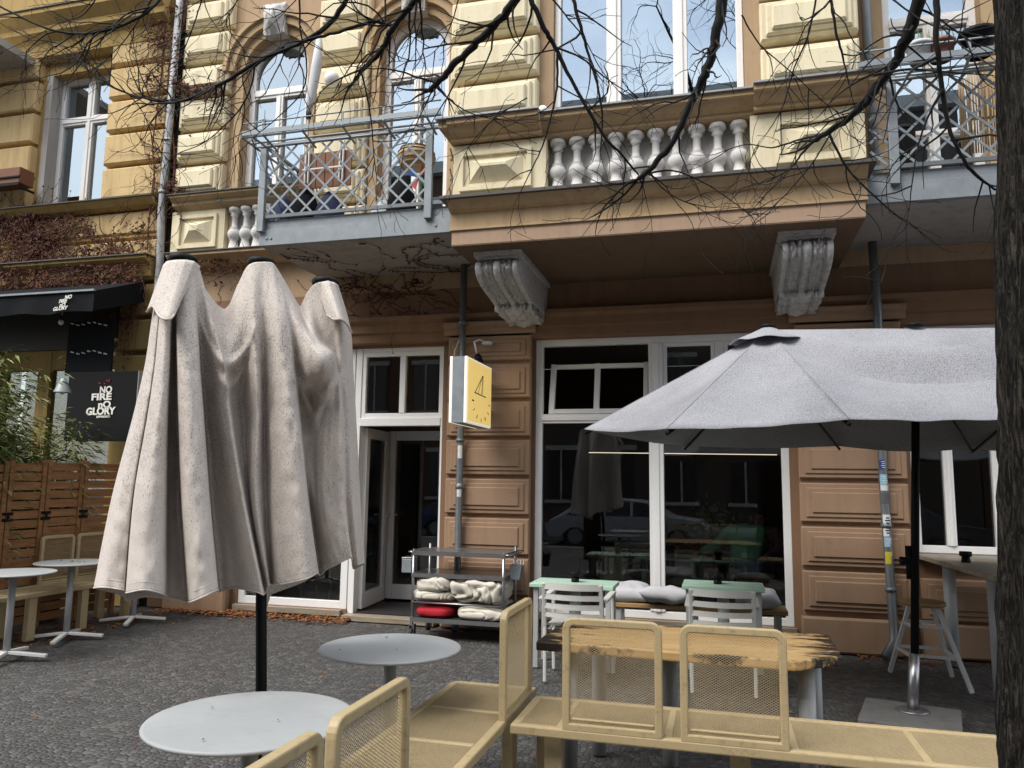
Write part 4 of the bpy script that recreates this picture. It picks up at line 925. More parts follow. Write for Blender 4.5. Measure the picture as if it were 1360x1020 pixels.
for a in range(4): MB().bar((2.10+.16*math.cos(a*pi/2+.5), 6.35+.16*math.sin(a*pi/2+.5), 0), (2.10+.13*math.cos(a*pi/2+.5), 6.35+.13*math.sin(a*pi/2+.5), .369), .03, .03).build('leg', M['greymetal'], lo)
# ------------------------------------------------------------------ projecting light box sign
sg = thing('lightbox_sign', 'yellow and white projecting light box sign beside the drainpipe on the brown pier', 'sign', (-2.43, 7.95, 2.1))
sx0, sx1, sy0, sy1, sz0, sz1 = -2.525, -2.345, 7.03, 7.86, 2.12, 2.765
m = MB(); m.box(sx0+.03, sx1-.03, sy0+.004, sy1, sz0, sz1); m.build('case', M['galv'], sg)
for a, b in ((sx0, sx0+.0295), (sx1-.0295, sx1)): MB().box(a, b, sy0, sy1+.002, sz0-.002, sz1+.002).build('edge_frame', M['signwhite'], sg, .006)
MB().box(sx1+.0005, sx1+.004, sy0+.025, sy1-.02, sz0+.02, sz1-.02).build('face', M['signyellow'], sg)
MB().box(sx0-.004, sx0-.0005, sy0+.025, sy1-.02, sz0+.02, sz1-.02).build('face', M['signyellow'], sg)
xf = sx1+.005
def sp(u, v): return Vector((xf, sy0 + (sy1-sy0)*u, sz0 + (sz1-sz0)*v))   # u: 0 near .. 1 far
mk = MB(); L = lambda a, b, w=.010: mk.bar(sp(*a), sp(*b), .003, w, Vector((1, 0, 0)).cross((sp(*b)-sp(*a)).normalized()))
L((.60, .80), (.30, .49)); L((.60, .80), (.56, .50), .008); L((.585, .80), (.42, .49), .005); L((.28, .49), (.74, .475))
L((.62, .80), (.60, .50), .005)
for k in range(7):
    a = pi*(1.0 + k/6); c = (.56+.30*math.cos(a), .36+.24*math.sin(a)); d = (.56+.37*math.cos(a), .36+.30*math.sin(a)); 
    L(c, d, .014 if k in (0, 2, 4) else .008)
mk.build('emblem', M['black'], sg)
m = MB()
for z in (2.3, 2.6): m.box(sx0+.05, sx1-.05, sy1+.001, YP+.02, z-.02, z+.02)
m.build('wall_bracket', M['black'], sg)
sl = thing('spot_lamp', 'small wall lamp with curved white neck above the light box sign', 'lamp', (-2.1, 7.98, 2.9))
c0 = ay(647, 456, 7.98); m = MB(); m.lathe([(.05, c0.z-.02), (.06, c0.z), (.05, c0.z+.02)], c0.x, 7.99, 16); m.build('rosette', M['whitemetal'], sl)
c1 = ay(634, 475, 7.85); m = MB(); m.tube([(c0.x, 7.96, c0.z), (c0.x-.06, 7.90, c0.z+.03), (c0.x-.11, 7.86, c0.z-.0), (c1.x, 7.85, c1.z+.02)], .010, 8); m.build('neck', M['whitemetal'], sl)
m = MB(); m.tube([(c1.x, 7.85, c1.z+.03), (c1.x+.03, 7.83, c1.z-.05)], [.03, .045], 14); m.build('lamp_head', M['black'], sl)
m = MB(); pts = [ay(612, 432, 7.99), ay(610, 452, 7.99), ay(604, 465, 7.99), ay(603, 476, 7.9)]
tag(MB().tube(pts, .005, 6).build('cable', M['oldwhite'], None), 'thin pale cable running down from the pier capital to the light box', 'cable')
# ------------------------------------------------------------------ closed triple parasol
def cr(a, b, c, d, t, k=.5):
    m0, m1 = k*(c-a), k*(d-b); t2, t3 = t*t, t*t*t
    return (2*t3-3*t2+1)*b + (t3-2*t2+t)*m0 + (-2*t3+3*t2)*c + (t3-t2)*m1
cp = thing('closed_parasol', 'big folded beige triple parasol with stained canvas draped over three hubs', 'parasol', (-1.97, 3.1, 0))
# each column: list of (px, py, toward-camera bulge in m) from its top to the hem, measured off the photo
cz = [
 [(240,64,0),(210,200,0),(190,330,0),(158,470,0),(98,700,0),(50,940,0)],
 [(247,56,.05),(216,200,.10),(200,330,.14),(172,470,.17),(118,700,.20),(80,938,.22)],
 [(254,54,.07),(226,200,.14),(212,330,.18),(190,470,.21),(150,700,.24),(128,945,.25)],
 [(256,53,.07),(229,200,.13),(216,330,.17),(195,470,.19),(156,700,.21),(135,952,.21)],
 [(259,53,.09),(233,200,.18),(222,330,.24),(203,470,.27),(166,700,.31),(146,952,.34)],
 [(268,52,.11),(246,200,.21),(238,330,.28),(226,470,.33),(202,700,.38),(188,945,.42)],
 [(278,52,.11),(258,200,.20),(252,330,.26),(246,470,.30),(240,700,.34),(236,955,.38)],
 [(282,53,.10),(264,200,.15),(260,330,.16),(256,470,.16),(254,700,.16),(256,965,.17)],
 [(288,53,.10),(274,200,.13),(274,330,.12),(277,470,.11),(284,700,.11),(300,975,.13)],
 [(290,53,.10),(278,200,.21),(279,330,.27),(282,470,.31),(291,700,.36),(312,978,.40)],
 [(302,53,.11),(298,200,.23),(304,330,.30),(313,470,.35),(326,700,.41),(350,962,.45)],
 [(316,54,.10),(324,200,.21),(333,330,.27),(343,470,.31),(360,700,.36),(384,945,.38)],
 [(322,56,.09),(333,200,.12),(341,330,.09),(351,470,.05),(368,700,.02),(391,950,.02)],
 [(330,62,.06),(350,205,.13),(362,330,.11),(372,470,.08),(400,700,.06),(430,940,.08)],
 [(336,75,.04),(366,220,.17),(392,340,.20),(402,470,.19),(440,700,.22),(488,950,.26)],
 [(342,95,.03),(380,240,.18),(404,350,.23),(418,470,.22),(455,700,.26),(508,958,.30)],
 [(352,130,.02),(395,270,.16),(414,360,.16),(428,470,.12),(462,700,.15),(513,955,.17)],
 [(405,185,.0),(418,290,.15),(430,370,.10),(440,470,.08),(468,700,.12),(516,952,.15)],
 [(440,120,.04),(440,260,.15),(452,350,.11),(458,470,.05),(472,700,.10),(519,945,.16)],
 [(462,75,.06),(462,200,.14),(474,330,.17),(484,470,.18),(480,700,.19),(522,935,.22)],
 [(480,60,.08),(484,200,.19),(490,330,.22),(496,470,.23),(494,700,.22),(526,930,.22)],
 [(505,57,.09),(508,200,.15),(510,330,.14),(512,470,.12),(516,700,.10),(530,928,.10)],
 [(520,57,.09),(524,200,.17),(528,330,.19),(531,470,.20),(540,700,.21),(556,930,.24)],
 [(535,60,.08),(548,200,.21),(562,330,.26),(576,470,.29),(598,700,.32),(625,915,.34)],
 [(545,72,.06),(570,200,.20),(588,330,.24),(602,470,.26),(626,700,.28),(655,900,.29)],
 [(556,90,.05),(584,210,.18),(602,345,.16),(612,470,.05),(634,700,.03),(662,905,.02)],
 [(580,130,.03),(612,240,.22),(640,352,.27),(640,440,.05),(648,700,.06),(680,890,.08)],
 [(607,175,.0),(640,270,.26),(676,345,.32),(664,445,.09),(662,700,.12),(700,880,.14)],
 [(616,165,.02),(655,270,.23),(700,322,.28),(684,460,.13),(676,700,.15),(716,872,.17)],
 [(632,135,.05),(672,260,.12),(706,330,.14),(700,470,.15),(698,700,.17),(735,862,.19)],
 [(652,115,.07),(690,240,.12),(712,335,.12),(718,470,.17),(726,700,.19),(749,858,.20)],
 [(680,110,.08),(708,225,.13),(720,335,.13),(726,470,.12),(734,700,.11),(752,880,.10)],
 [(700,112,.06),(726,230,.11),(736,335,.11),(742,470,.11),(752,700,.12),(768,876,.12)],
 [(712,120,0),(745,235,0),(752,335,0),(760,470,0),(772,700,0),(784,870,0)],
]
cols = [[(100 + x/2.04, 320 + y/2.04, d) for x, y, d in c] for c in cz]
HB = [at(242, 345, 'y', 2.93), at(347, 349, 'y', 3.10), at(432, 375, 'y', 3.32)]
e_h = (HB[2]-HB[0]); e_h.z = 0; e_h.normalize(); n_h = Vector((e_h.y, -e_h.x, 0))      # towards the street
def on_plane(px, py, off=0):
    d = CR*(px-680) - CU*(py-510) + CF*FPX; o = HB[1] + n_h*off
    t = (o-CAM).dot(n_h)/d.dot(n_h); return CAM + d*t
nc = len(cols)
def col_at(i, v):
    c = cols[max(0, min(nc-1, i))]; s = v*5; k = min(4, int(s)); t = s-k
    g = lambda j: Vector(c[max(0, min(5, j))])
    a, b, c_, d = g(k-1), g(k), g(k+1), g(k+2)
    return Vector([cr(a[j], b[j], c_[j], d[j], t) for j in range(3)])
def front(u, v, back=False):
    s = u*(nc-1); k = min(nc-2, int(s)); t = s-k
    a, b, c_, d = col_at(k-1, v), col_at(k, v), col_at(k+1, v), col_at(k+2, v)
    q = [cr(a[j], b[j], c_[j], d[j], t, .5 if j < 2 else .28) for j in range(3)]
    px, py, dep = q
    if back:
        # rear leaf: its own, softer folds
        env = math.sin(pi*u)**.6
        dep = -(.06+.26*v)*env*(1+.3*math.sin(u*19+1)) ; py += 24*v**3*env*max(0, .3+.7*math.sin(u*13+.6)); 
    else:
        # hanging swag between the first two hubs and creases under the gathered pouch
        for y0, wd, am, th in ((483, 26, .06, 8), (512, 20, .03, 8)):
            w = math.exp(-((px-304)/wd)**2); yc = y0 - ((px-304)/wd)**2*26; dep += am*w*math.exp(-((py-yc)/th)**2)
        for cx, cy, ang, ln, am in ((405, 528, 1.15, 30, .05), (424, 545, -1.2, 36, .05), (414, 515, .5, 16, .03), (432, 520, -.7, 20, .03), (402, 600, 1.35, 60, .03)):
            ca, sa = math.cos(ang), math.sin(ang); a_ = (px-cx)*ca+(py-cy)*sa; b_ = -(px-cx)*sa+(py-cy)*ca
            dep += am*math.exp(-(a_/ln)**2-(b_/5)**2)
        f = min(1, v*2.2)
        dep += .014*f*noise.noise(Vector((px*.06, py*.016, 2))) + .007*noise.noise(Vector((px*.13, py*.06, 7)))*f
    return on_plane(px, py, dep*1.02)
NU, NV = (nc-1)*7, 110
m = MB(); m.grid(lambda u, v: front(u, v), NU, NV); m.grid(lambda u, v: front(u, v, True), (nc-1)*3, 60)
cv = m.build('canopy', M['canvas'], cp, fix=False)
sd = cv.modifiers.new('thickness', 'SOLIDIFY'); sd.thickness = .0025; sd.offset = 0
hm = MB(); 
for dz in (0,): hm.tube([front(i/200, 1)+n_h*.003 for i in range(201)], .0035, 5)
hm.build('hem', M['canvas'], cv)
sm_ = MB(); sm_.tube([front(i/260, .972)+n_h*.0012 for i in range(261)], .0016, 4); sm_.build('hem_stitching', M['canvas'], cv)
def flap(ptsTop, ptsBot, bul, nm='vent_flap'):
    m = MB()
    def fn(u, v):
        k = u*(len(ptsTop)-1); i = min(len(ptsTop)-2, int(k)); t = k-i
        a = Vector(ptsTop[i]).lerp(Vector(ptsTop[i+1]), t); s = [Vector(ptsBot[max(0, min(len(ptsBot)-1, j))]) for j in (i-1, i, i+1, i+2)]
        b = Vector([cr(s[0][j], s[1][j], s[2][j], s[3][j], t) for j in range(3)])
        q = a.lerp(b, v); return on_plane(q.x, q.y, q.z + bul*math.sin(pi*v*.5)*math.sin(pi*u))
    m.grid(fn, 64, 18); m.tube([fn(i/60, 1) for i in range(61)], .0035, 5); o = m.build(nm, M['canvas'], cv, fix=False); s = o.modifiers.new('t', 'SOLIDIFY'); s.thickness = .003; s.offset = 0; return o
flap([(217,352,.03),(226,346,.12),(236,345,.15),(247,345,.15),(258,347,.13),(266,354,.06)], [(195,414,.04),(203,407,.16),(211,419,.25),(220,424,.31),(229,421,.31),(238,404,.27),(248,400,.33),(258,404,.33),(268,410,.20)], .03)
flap([(421,380,.03),(429,374,.09),(436,373,.11),(444,376,.07),(447,382,.01)], [(434,418,.16),(444,424,.25),(452,424,.28),(460,430,.26),(467,441,.18),(474,442,.03)], .03)
for h, nm in zip(HB, 'abc'):
    p = MB(); p.lathe([(.045, h.z-.03), (.062, h.z-.012), (.066, h.z+.004), (.055, h.z+.018), (.03, h.z+.022)], h.x, h.y, 20); p.build('hub_cap', M['black'], cp)
p = at(347, 912, 'y', 3.1); MB().tube([(p.x-.012, 3.1, 0), (p.x, 3.1, p.z), (HB[1].x, HB[1].y, HB[1].z-.03)], .0235, 18).build('pole', M['black'], cp)
MB().box(p.x-.3, p.x+.27, 2.9, 3.45, .002, .07).build('base_plate', M['concrete'], cp, .008)
# ------------------------------------------------------------------ open triple parasol
op = thing('open_parasol', 'wide open grey triple parasol with speckled canvas on a black pole', 'parasol', (1.19, 5.75, 0))
hubs = [Vector((.36, 5.87, 2.69)), Vector((1.345, 5.87, 2.66)), Vector((2.33, 5.87, 2.63))]
eN = [Vector((-1.0, 5.87, 1.965)), Vector((-.30, 4.65, 1.88)), Vector((.70, 4.62, 1.925)), Vector((1.75, 4.60, 1.945)), Vector((2.95, 4.62, 1.93)), Vector((3.65, 5.87, 1.94))]
eF = [Vector((-.30, 7.09, 1.90)), Vector((.99, 7.10, 1.90)), Vector((2.0, 7.10, 1.88)), Vector((2.95, 7.09, 1.88))]
m = MB()
def patch(a, b, c, d, sag=.045, hem=.025, wr=.008, n=20, cre=None):
    """a,b on the crown (may coincide), d,c at the eave"""
    def fn(u, v):
        p = a.lerp(b, u).lerp(d.lerp(c, u), v)
        s = math.sin(pi*u)*math.sin(pi*v*.95)
        p = p + Vector((0, 0, -sag*s - hem*math.sin(pi*u)*v**3*.5))
        out = 1
        k = v*(1-.3*v)*math.sin(pi*u)
        p.z += wr*k*noise.noise(Vector((p.x*2.2+u*2, p.y*2.2-v*3, 5)))*2 + .4*wr*noise.noise(p*5)*math.sin(pi*u)
        if cre: vl = cre[0]+(cre[1]-cre[0])*u; k_ = min(1, 3*u) if cre[0] < .3 else min(1, 3*(1-u)); p.z += k_*(cre[2]*.8*math.exp(-((v-vl+.10)/.09)**2) - cre[2]*math.exp(-((v-vl-.03)/.07)**2))*math.sin(pi*v)**.5
        return p
    m.grid(fn, n, n)
h0, h1, h2 = hubs
patch(h0, h0, eN[1], eN[0]); patch(h0, h0, eN[2], eN[1]); patch(h0, h1, eN[3], eN[2], .10, .012, .012, 48, (.14, .52, .10)); patch(h1, h2, eN[4], eN[3], .10, .012, .012, 48, (.52, .85, .10)); patch(h2, h2, eN[5], eN[4])
patch(h0, h0, eN[0], eF[0]); patch(h0, h0, eF[0], eF[1]); patch(h1, h0, eF[1], eF[2], .12, .03); patch(h2, h1, eF[2], eF[3], .12, .03); patch(h2, h2, eF[3], eN[5])
ov = m.build('canopy', M['canvasgrey'], op); s = ov.modifiers.new('t', 'SOLIDIFY'); s.thickness = .004; s.offset = 0
sub = ov
for h, es in ((h0, [eN[0], eN[1], eN[2], eF[0], eF[1]]), (h2, [eN[4], eN[5], eF[2], eF[3]])):
    for e in es: MB().tube([h.lerp(e, t)+Vector((0, 0, .0025)) for t in (.05, .35, .65, 1)], .003, 6).build('seam', M['canvasgrey'], ov)
hemc = MB(); hemc.tube([a_.lerp(b_, k/8)+Vector((0, 0, -.026*math.sin(pi*k/8)*.5)) for a_, b_ in zip([eF[0]]+eN, eN+[eF[3]]) for k in range(9)], .005, 6); pass
# vent cap over the hub
vm = MB()
for h in (h0,):
    rim = [Vector((h.x + .30*math.cos(a), h.y + .30*math.sin(a), 0)) for a in [2*pi*k/24 for k in range(24)]]
    vs = [Vector((h.x, h.y, h.z+.035))]
    def fnv(u, v):
        a = 2*pi*u; r = .27*v*(1+.03*math.cos(6*a)); return Vector((h.x + r*math.cos(a), h.y + r*math.sin(a), h.z+.035 - .53*r*(1 + .02*math.sin(6*a)) + .012*v*v + .006*math.sin(7*a+1)*v*v))
    vm.grid(fnv, 48, 8)
vc = vm.build('vent_flap', M['canvasgrey'], ov); s = vc.modifiers.new('t', 'SOLIDIFY'); s.thickness = .004
for h in hubs: MB().lathe([(.05, h.z+.015), (.055, h.z+.028), (.045, h.z+.038), (.02, h.z+.044)], h.x, h.y, 18).build('hub_cap', M['black'], op)
for h, es in ((h0, [eN[0], eN[1], eN[2], eF[0], eF[1]]), (h1, [eN[3], eF[2]]), (h2, [eN[3], eN[4], eN[5], eF[2], eF[3]])):
    for e in es: MB().tube([h-Vector((0, 0, .08)), h.lerp(e, .5)-Vector((0, 0, .13)), e-Vector((0, 0, .03))], .011, 6).build('rib', M['black'], op)
foot = at(1212, 944, 'z', .10)
MB().tube([(foot.x+.035, foot.y+.03, .42), (h1.x, h1.y, 2.62)], .026, 18).build('pole', M['black'], op)
MB().tube([h0-Vector((0, 0, .12)), h2-Vector((0, 0, .12))], .02, 12).build('crossbar', M['black'], op)
m = MB(); m.tube([(foot.x, foot.y, .10), (foot.x+.035, foot.y+.03, .46)], .034, 18); m.lathe([(.10, .101), (.10, .108), (.04, .112)], foot.x, foot.y, 22); m.build('pole_socket', M['steel'], op)
m = MB(); q = at(1210, 745, 'y', foot.y+.06); m.tube([(q.x-.07, q.y-.01, q.z+.0), (q.x+.05, q.y, q.z)], [.028, .02], 12); m.tube([(q.x-.0, q.y, q.z-.12), (q.x, q.y, q.z+.10)], .034, 14); m.build('crank', M['black'], op)
bc = [at(1140, 941, 'z', .10), at(1187, 966, 'z', .10)]
m = MB(); R = math.radians(-14); cx, cy = foot.x-.03, foot.y-.08
poly = [(cx + .29*(a*math.cos(R)-b*math.sin(R)), cy + .29*(a*math.sin(R)+b*math.cos(R))) for a, b in ((-1, -1), (1, -1), (1, 1), (-1, 1))]
m.prism(poly, 'z', .0, .10); m.build('concrete_base', M['granite'], op, .010)
# ------------------------------------------------------------------ street trees
random.seed(11)
def smooth_path(pts, n=6):
    out = []
    for i in range(len(pts)-1):
        a, b, c, d = pts[max(0, i-1)], pts[i], pts[i+1], pts[min(len(pts)-1, i+2)]
        for k in range(n): out.append(Vector([cr(a[j], b[j], c[j], d[j], k/n) for j in range(3)]))
    out.append(Vector(pts[-1])); return out
def rdir(d, ang):
    a = d.orthogonal().normalized(); a = Matrix.Rotation(random.uniform(0, 2*pi), 3, d) @ a
    return (d*math.cos(ang) + a*math.sin(ang)).normalized()
def twig(mb, p, d, L, r, lev, droop=.25):
    n = max(3, int(L/.055)); pts = [p]; rs = [r]; q = p.copy(); dd = d.copy()
    for i in range(n):
        dd = (dd + Vector((random.uniform(-1, 1), random.uniform(-1, 1), random.uniform(-1, 1)-droop*.5))*.34).normalized()
        q = q + dd*(L/n); pts.append(q.copy()); rs.append(max(.0016, r*(1-.7*(i+1)/n)))
        if lev > 0 and i > 0 and random.random() < .34:
            twig(mb, q.copy(), rdir(dd, random.uniform(.5, 1.1)), L*random.uniform(.3, .6), rs[-1]*.7, lev-1, droop)
    mb.tube(pts, rs, 4 if r > .003 else 3, True)
    if lev == 0 and random.random() < .6:    # buds and seed stalks
        e = pts[-1]; mb.tube([e, e+dd*.012+Vector((0, 0, -.006))], [.0022, .0008], 3)
def limb(parent, px, r0, r1, depth0, depth1, ntw, name='branch', up=None, tl=(.2, .55), lev=1, knob=False):
    n = len(px); pts = [at(x, y, 'y', depth0 + (depth1-depth0)*i/(n-1)) for i, (x, y) in enumerate(px)]
    vis = smooth_path(pts, 6); mb = MB()
    k0 = 0
    if up is not None:
        pre = smooth_path([Vector(up)] + [Vector(up).lerp(pts[0], .5) + Vector((0, 0, .55))] + [pts[0]], 5)[:-1]; k0 = len(pre); vis = pre + vis
    m = len(vis); rs = []
    for i in range(m):
        t = max(0, i-k0)/(m-1-k0); rs.append((r0 + (r1-r0)*t) if i >= k0 else r0*(1 + .7*(1 - i/k0)))
    for i in range(1, m-1): vis[i] = vis[i] + Vector((random.uniform(-1, 1), random.uniform(-1, 1), random.uniform(-1, 1)))*min(.006, rs[i]*.35)
    rs = [q*1.12*(1+.14*noise.noise(vis[i]*14)) for i, q in enumerate(rs)]
    mb.tube(vis, rs, 8 if r0 > .012 else 6)
    for k in range(int(ntw*1.1)):
        i = random.randint(max(1, k0-2), m-2); d = (vis[i+1]-vis[i]).normalized()
        twig(mb, vis[i].copy(), rdir(d, random.uniform(.5, 1.2)), random.uniform(*tl)*(.7 if rs[i] < .004 else 1), max(.0034, min(.0065, rs[i]*.7)), lev)
    for k in range(2): twig(mb, vis[-1].copy(), rdir((vis[-1]-vis[-2]).normalized(), .35), random.uniform(.2, .4), max(.0015, r1*.7), lev)
    return mb.build(name, M['twig'], parent, fix=False)
tx, ty = .842, 2.05
T = thing('street_tree', 'bare street tree with furrowed bark trunk at the right edge and dark drooping limbs', 'tree', (tx, ty, 0))
m = MB()
def trunk(u, v):
    z = -.02 + 7.0*v; a = 2*pi*u; lean = .030*(z-1.0)
    fl = .10*math.exp(-z*3.2); r = .225 - .012*z + fl + .012*math.sin(3*a+.5*z)*1
    q = Vector((math.cos(a)*9, math.sin(a)*9, z*2.2)); rr = abs(noise.noise(q*1.35)); r += .016*(1-2*rr)*.8 + .010*noise.noise(Vector((math.cos(a)*22, math.sin(a)*22, z*5))) + .012*noise.noise(Vector((math.cos(a)*2, math.sin(a)*2, z*1.4)))
    return Vector((tx + lean + r*math.cos(a), ty + r*math.sin(a), z))
m.grid(trunk, 160, 420); m.build('trunk', M['bark'], T, fix=False)
cr0 = (tx+.35, ty+.1, 5.9)
def lb(px, r0, r1, d0, d1, n, **k): return limb(T, px, r0, r1, d0, d1, int(n*.72), up=k.pop('up', cr0), **k)
lb([(960,-6),(950,50),(936,100),(920,133),(898,180),(868,220),(847,238)], .024, .011, 3.6, 3.9, 16, up=(.6, 2.6, 5.9))
lb([(849,236),(825,262),(800,280),(780,291)], .006, .002, 3.9, 4.0, 4, up=None)
lb([(850,234),(890,226),(930,240),(965,262),(995,285)], .005, .0018, 3.9, 4.2, 7, up=None)
lb([(862,226),(880,250),(910,268),(948,276)], .004, .0015, 3.9, 4.0, 5, up=None)
lb([(1223,-6),(1205,50),(1187,85),(1173,103),(1147,140),(1107,170),(1083,186)], .026, .012, 3.5, 4.1, 16, up=(.9, 2.4, 5.6))
lb([(1085,184),(1066,203),(1050,223),(1020,240),(985,250)], .006, .002, 4.1, 4.3, 8, up=None)
lb([(1095,178),(1060,186),(1025,196),(990,192),(950,205)], .0055, .002, 4.1, 4.5, 9, up=None)
lb([(1100,176),(1123,220),(1147,247),(1187,283),(1215,302),(1243,324)], .006, .002, 4.1, 4.3, 9, up=None)
lb([(1105,174),(1080,215),(1040,262),(1005,290)], .004, .0016, 4.1, 4.2, 7, up=None)
lb([(1243,-6),(1245,67),(1250,107),(1260,167),(1283,217),(1302,237),(1322,252)], .011, .004, 3.0, 3.3, 9, up=(.9, 2.3, 5.2))
lb([(1252,118),(1235,150),(1222,185),(1213,230),(1208,275)], .005, .0016, 3.1, 3.2, 5, up=None)
lb([(1160,100),(1210,92),(1260,96),(1318,100)], .006, .002, 3.4, 3.6, 5, up=None)
lb([(1103,-6),(1110,40),(1117,67),(1125,100),(1131,127)], .007, .003, 3.9, 4.0, 9, up=(.8, 2.8, 5.6))
lb([(1085,-6),(1072,50),(1055,90),(1040,140),(1020,175)], .005, .002, 4.0, 4.2, 10, up=(.8, 2.8, 5.6))
lb([(703,-6),(722,35),(737,63),(763,113),(800,177),(825,205),(848,232)], .013, .004, 3.5, 3.9, 10, up=(.2, 2.7, 5.4))
lb([(740,72),(740,105),(737,133),(723,187),(706,225),(690,258)], .0065, .002, 3.6, 3.8, 6, up=None)
lb([(760,-6),(771,35),(780,67),(795,120),(800,160),(797,202)], .010, .003, 3.8, 4.0, 9, up=(.2, 2.9, 5.6))
lb([(730,-6),(755,25),(775,50),(800,95),(830,130)], .004, .0015, 3.6, 3.8, 8, up=(.2, 2.9, 5.4))
lb([(985,20),(1010,60),(1050,95),(1100,140),(1150,170)], .004, .0015, 3.8, 4.2, 9, up=None)
lb([(1180,-6),(1230,30),(1290,45),(1330,52)], .004, .0015, 3.4, 3.3, 6, up=(.9, 2.4, 5.3))
lb([(1330,95),(1290,70),(1262,48),(1238,18),(1225,-6)], .003, .002, 3.2, 3.6, 6, up=None)
lb([(700,130),(660,155),(630,185),(612,215)], .003, .0014, 3.6, 3.8, 6, up=None)
T2 = thing('street_tree', 'bare street tree whose trunk stands out of the picture, dark limbs crossing the top left', 'tree', (-2.6, .2, 0))
m = MB(); m.tube([(-2.6, .2, 0), (-2.62, .22, 1.2), (-2.58, .25, 3.0), (-2.5, .4, 5.2)], [.20, .17, .155, .12], 20); m.build('trunk', M['bark'], T2)
cr1 = (-2.4, .6, 5.3)
def lt(px, r0, r1, d0, d1, n, **k): return limb(T2, px, r0, r1, d0, d1, n, up=k.pop('up', cr1), **k)
lt([(-8,4),(50,33),(100,45),(150,38),(190,20),(216,-6)][::-1], .009, .005, 3.6, 3.3, 12)
lt([(463,-6),(433,37),(387,62),(345,80),(300,108),(262,126),(230,136),(195,131),(167,123),(127,103),(100,73),(72,55)], .013, .003, 3.5, 3.8, 34)
lt([(520,34),(500,28),(480,33),(450,42),(410,53),(377,66),(350,76)], .009, .006, 3.5, 3.5, 12, up=None)
lt([(556,-6),(540,14),(520,40),(512,58),(500,74),(479,94)], .016, .011, 3.4, 3.6, 10)
lt([(480,96),(486,120),(493,160),(496,200),(500,235)], .005, .0018, 3.6, 3.7, 7, up=None)
lt([(690,-6),(665,25),(643,47),(615,75),(590,100),(572,120)], .019, .014, 3.3, 3.6, 12, up=(-1.6, 1.0, 5.4))
lt([(578,114),(600,135),(625,150),(655,158),(690,160)], .004, .0016, 3.6, 3.8, 7, up=None)
lt([(575,118),(560,150),(548,175),(535,200)], .0035, .0014, 3.6, 3.7, 6, up=None)
lt([(338,82),(335,110),(322,140),(300,165),(270,190),(235,205),(215,225)], .005, .0018, 3.6, 3.9, 11, up=None)
lt([(398,-6),(399,40),(407,80),(402,120),(370,155),(340,180),(310,210)], .005, .0018, 3.4, 3.7, 10)
lt([(270,-6),(255,40),(240,80),(232,133)], .004, .002, 3.6, 3.8, 12)
lt([(205,-6),(185,25),(160,60),(120,95),(70,120)], .004, .0016, 3.6, 3.8, 12)
lt([(320,-6),(300,30),(320,60),(335,84)], .003, .0018, 3.6, 3.7, 9)
lt([(170,124),(190,150),(205,190),(215,225),(222,260)], .0035, .0014, 3.8, 4.0, 9, up=None)
lt([(610,-6),(600,30),(585,60),(560,78),(520,82)], .003, .0014, 3.4, 3.6, 8)
lt([(130,-6),(110,20),(80,30),(40,52),(0,70)], .0035, .0014, 3.5, 3.7, 8)
# crown above the picture, mirrored in the upper panes
random.seed(23)
for k in range(8):
    mb = MB(); a = Vector((tx+.35, ty, 5.6)) if k < 5 else Vector(cr1); d = Vector((random.uniform(-1, .6), random.uniform(-.6, .5), random.uniform(.5, 1))).normalized()
    pts = [a]; q = a.copy()
    for i in range(9): d = (d + Vector((random.uniform(-1, 1), random.uniform(-1, 1), random.uniform(-.7, .9)))*.2).normalized(); q = q + d*.42; pts.append(q.copy())
    mb.tube(pts, [.06*(1-i/10)+.006 for i in range(10)], 7)
    for j in range(16): i = random.randint(2, 9); twig(mb, pts[i].copy(), rdir(d, random.uniform(.5, 1.2)), random.uniform(.6, 1.3), .010, 1)
    mb.build('branch', M['twig'], T if k < 5 else T2, fix=False)
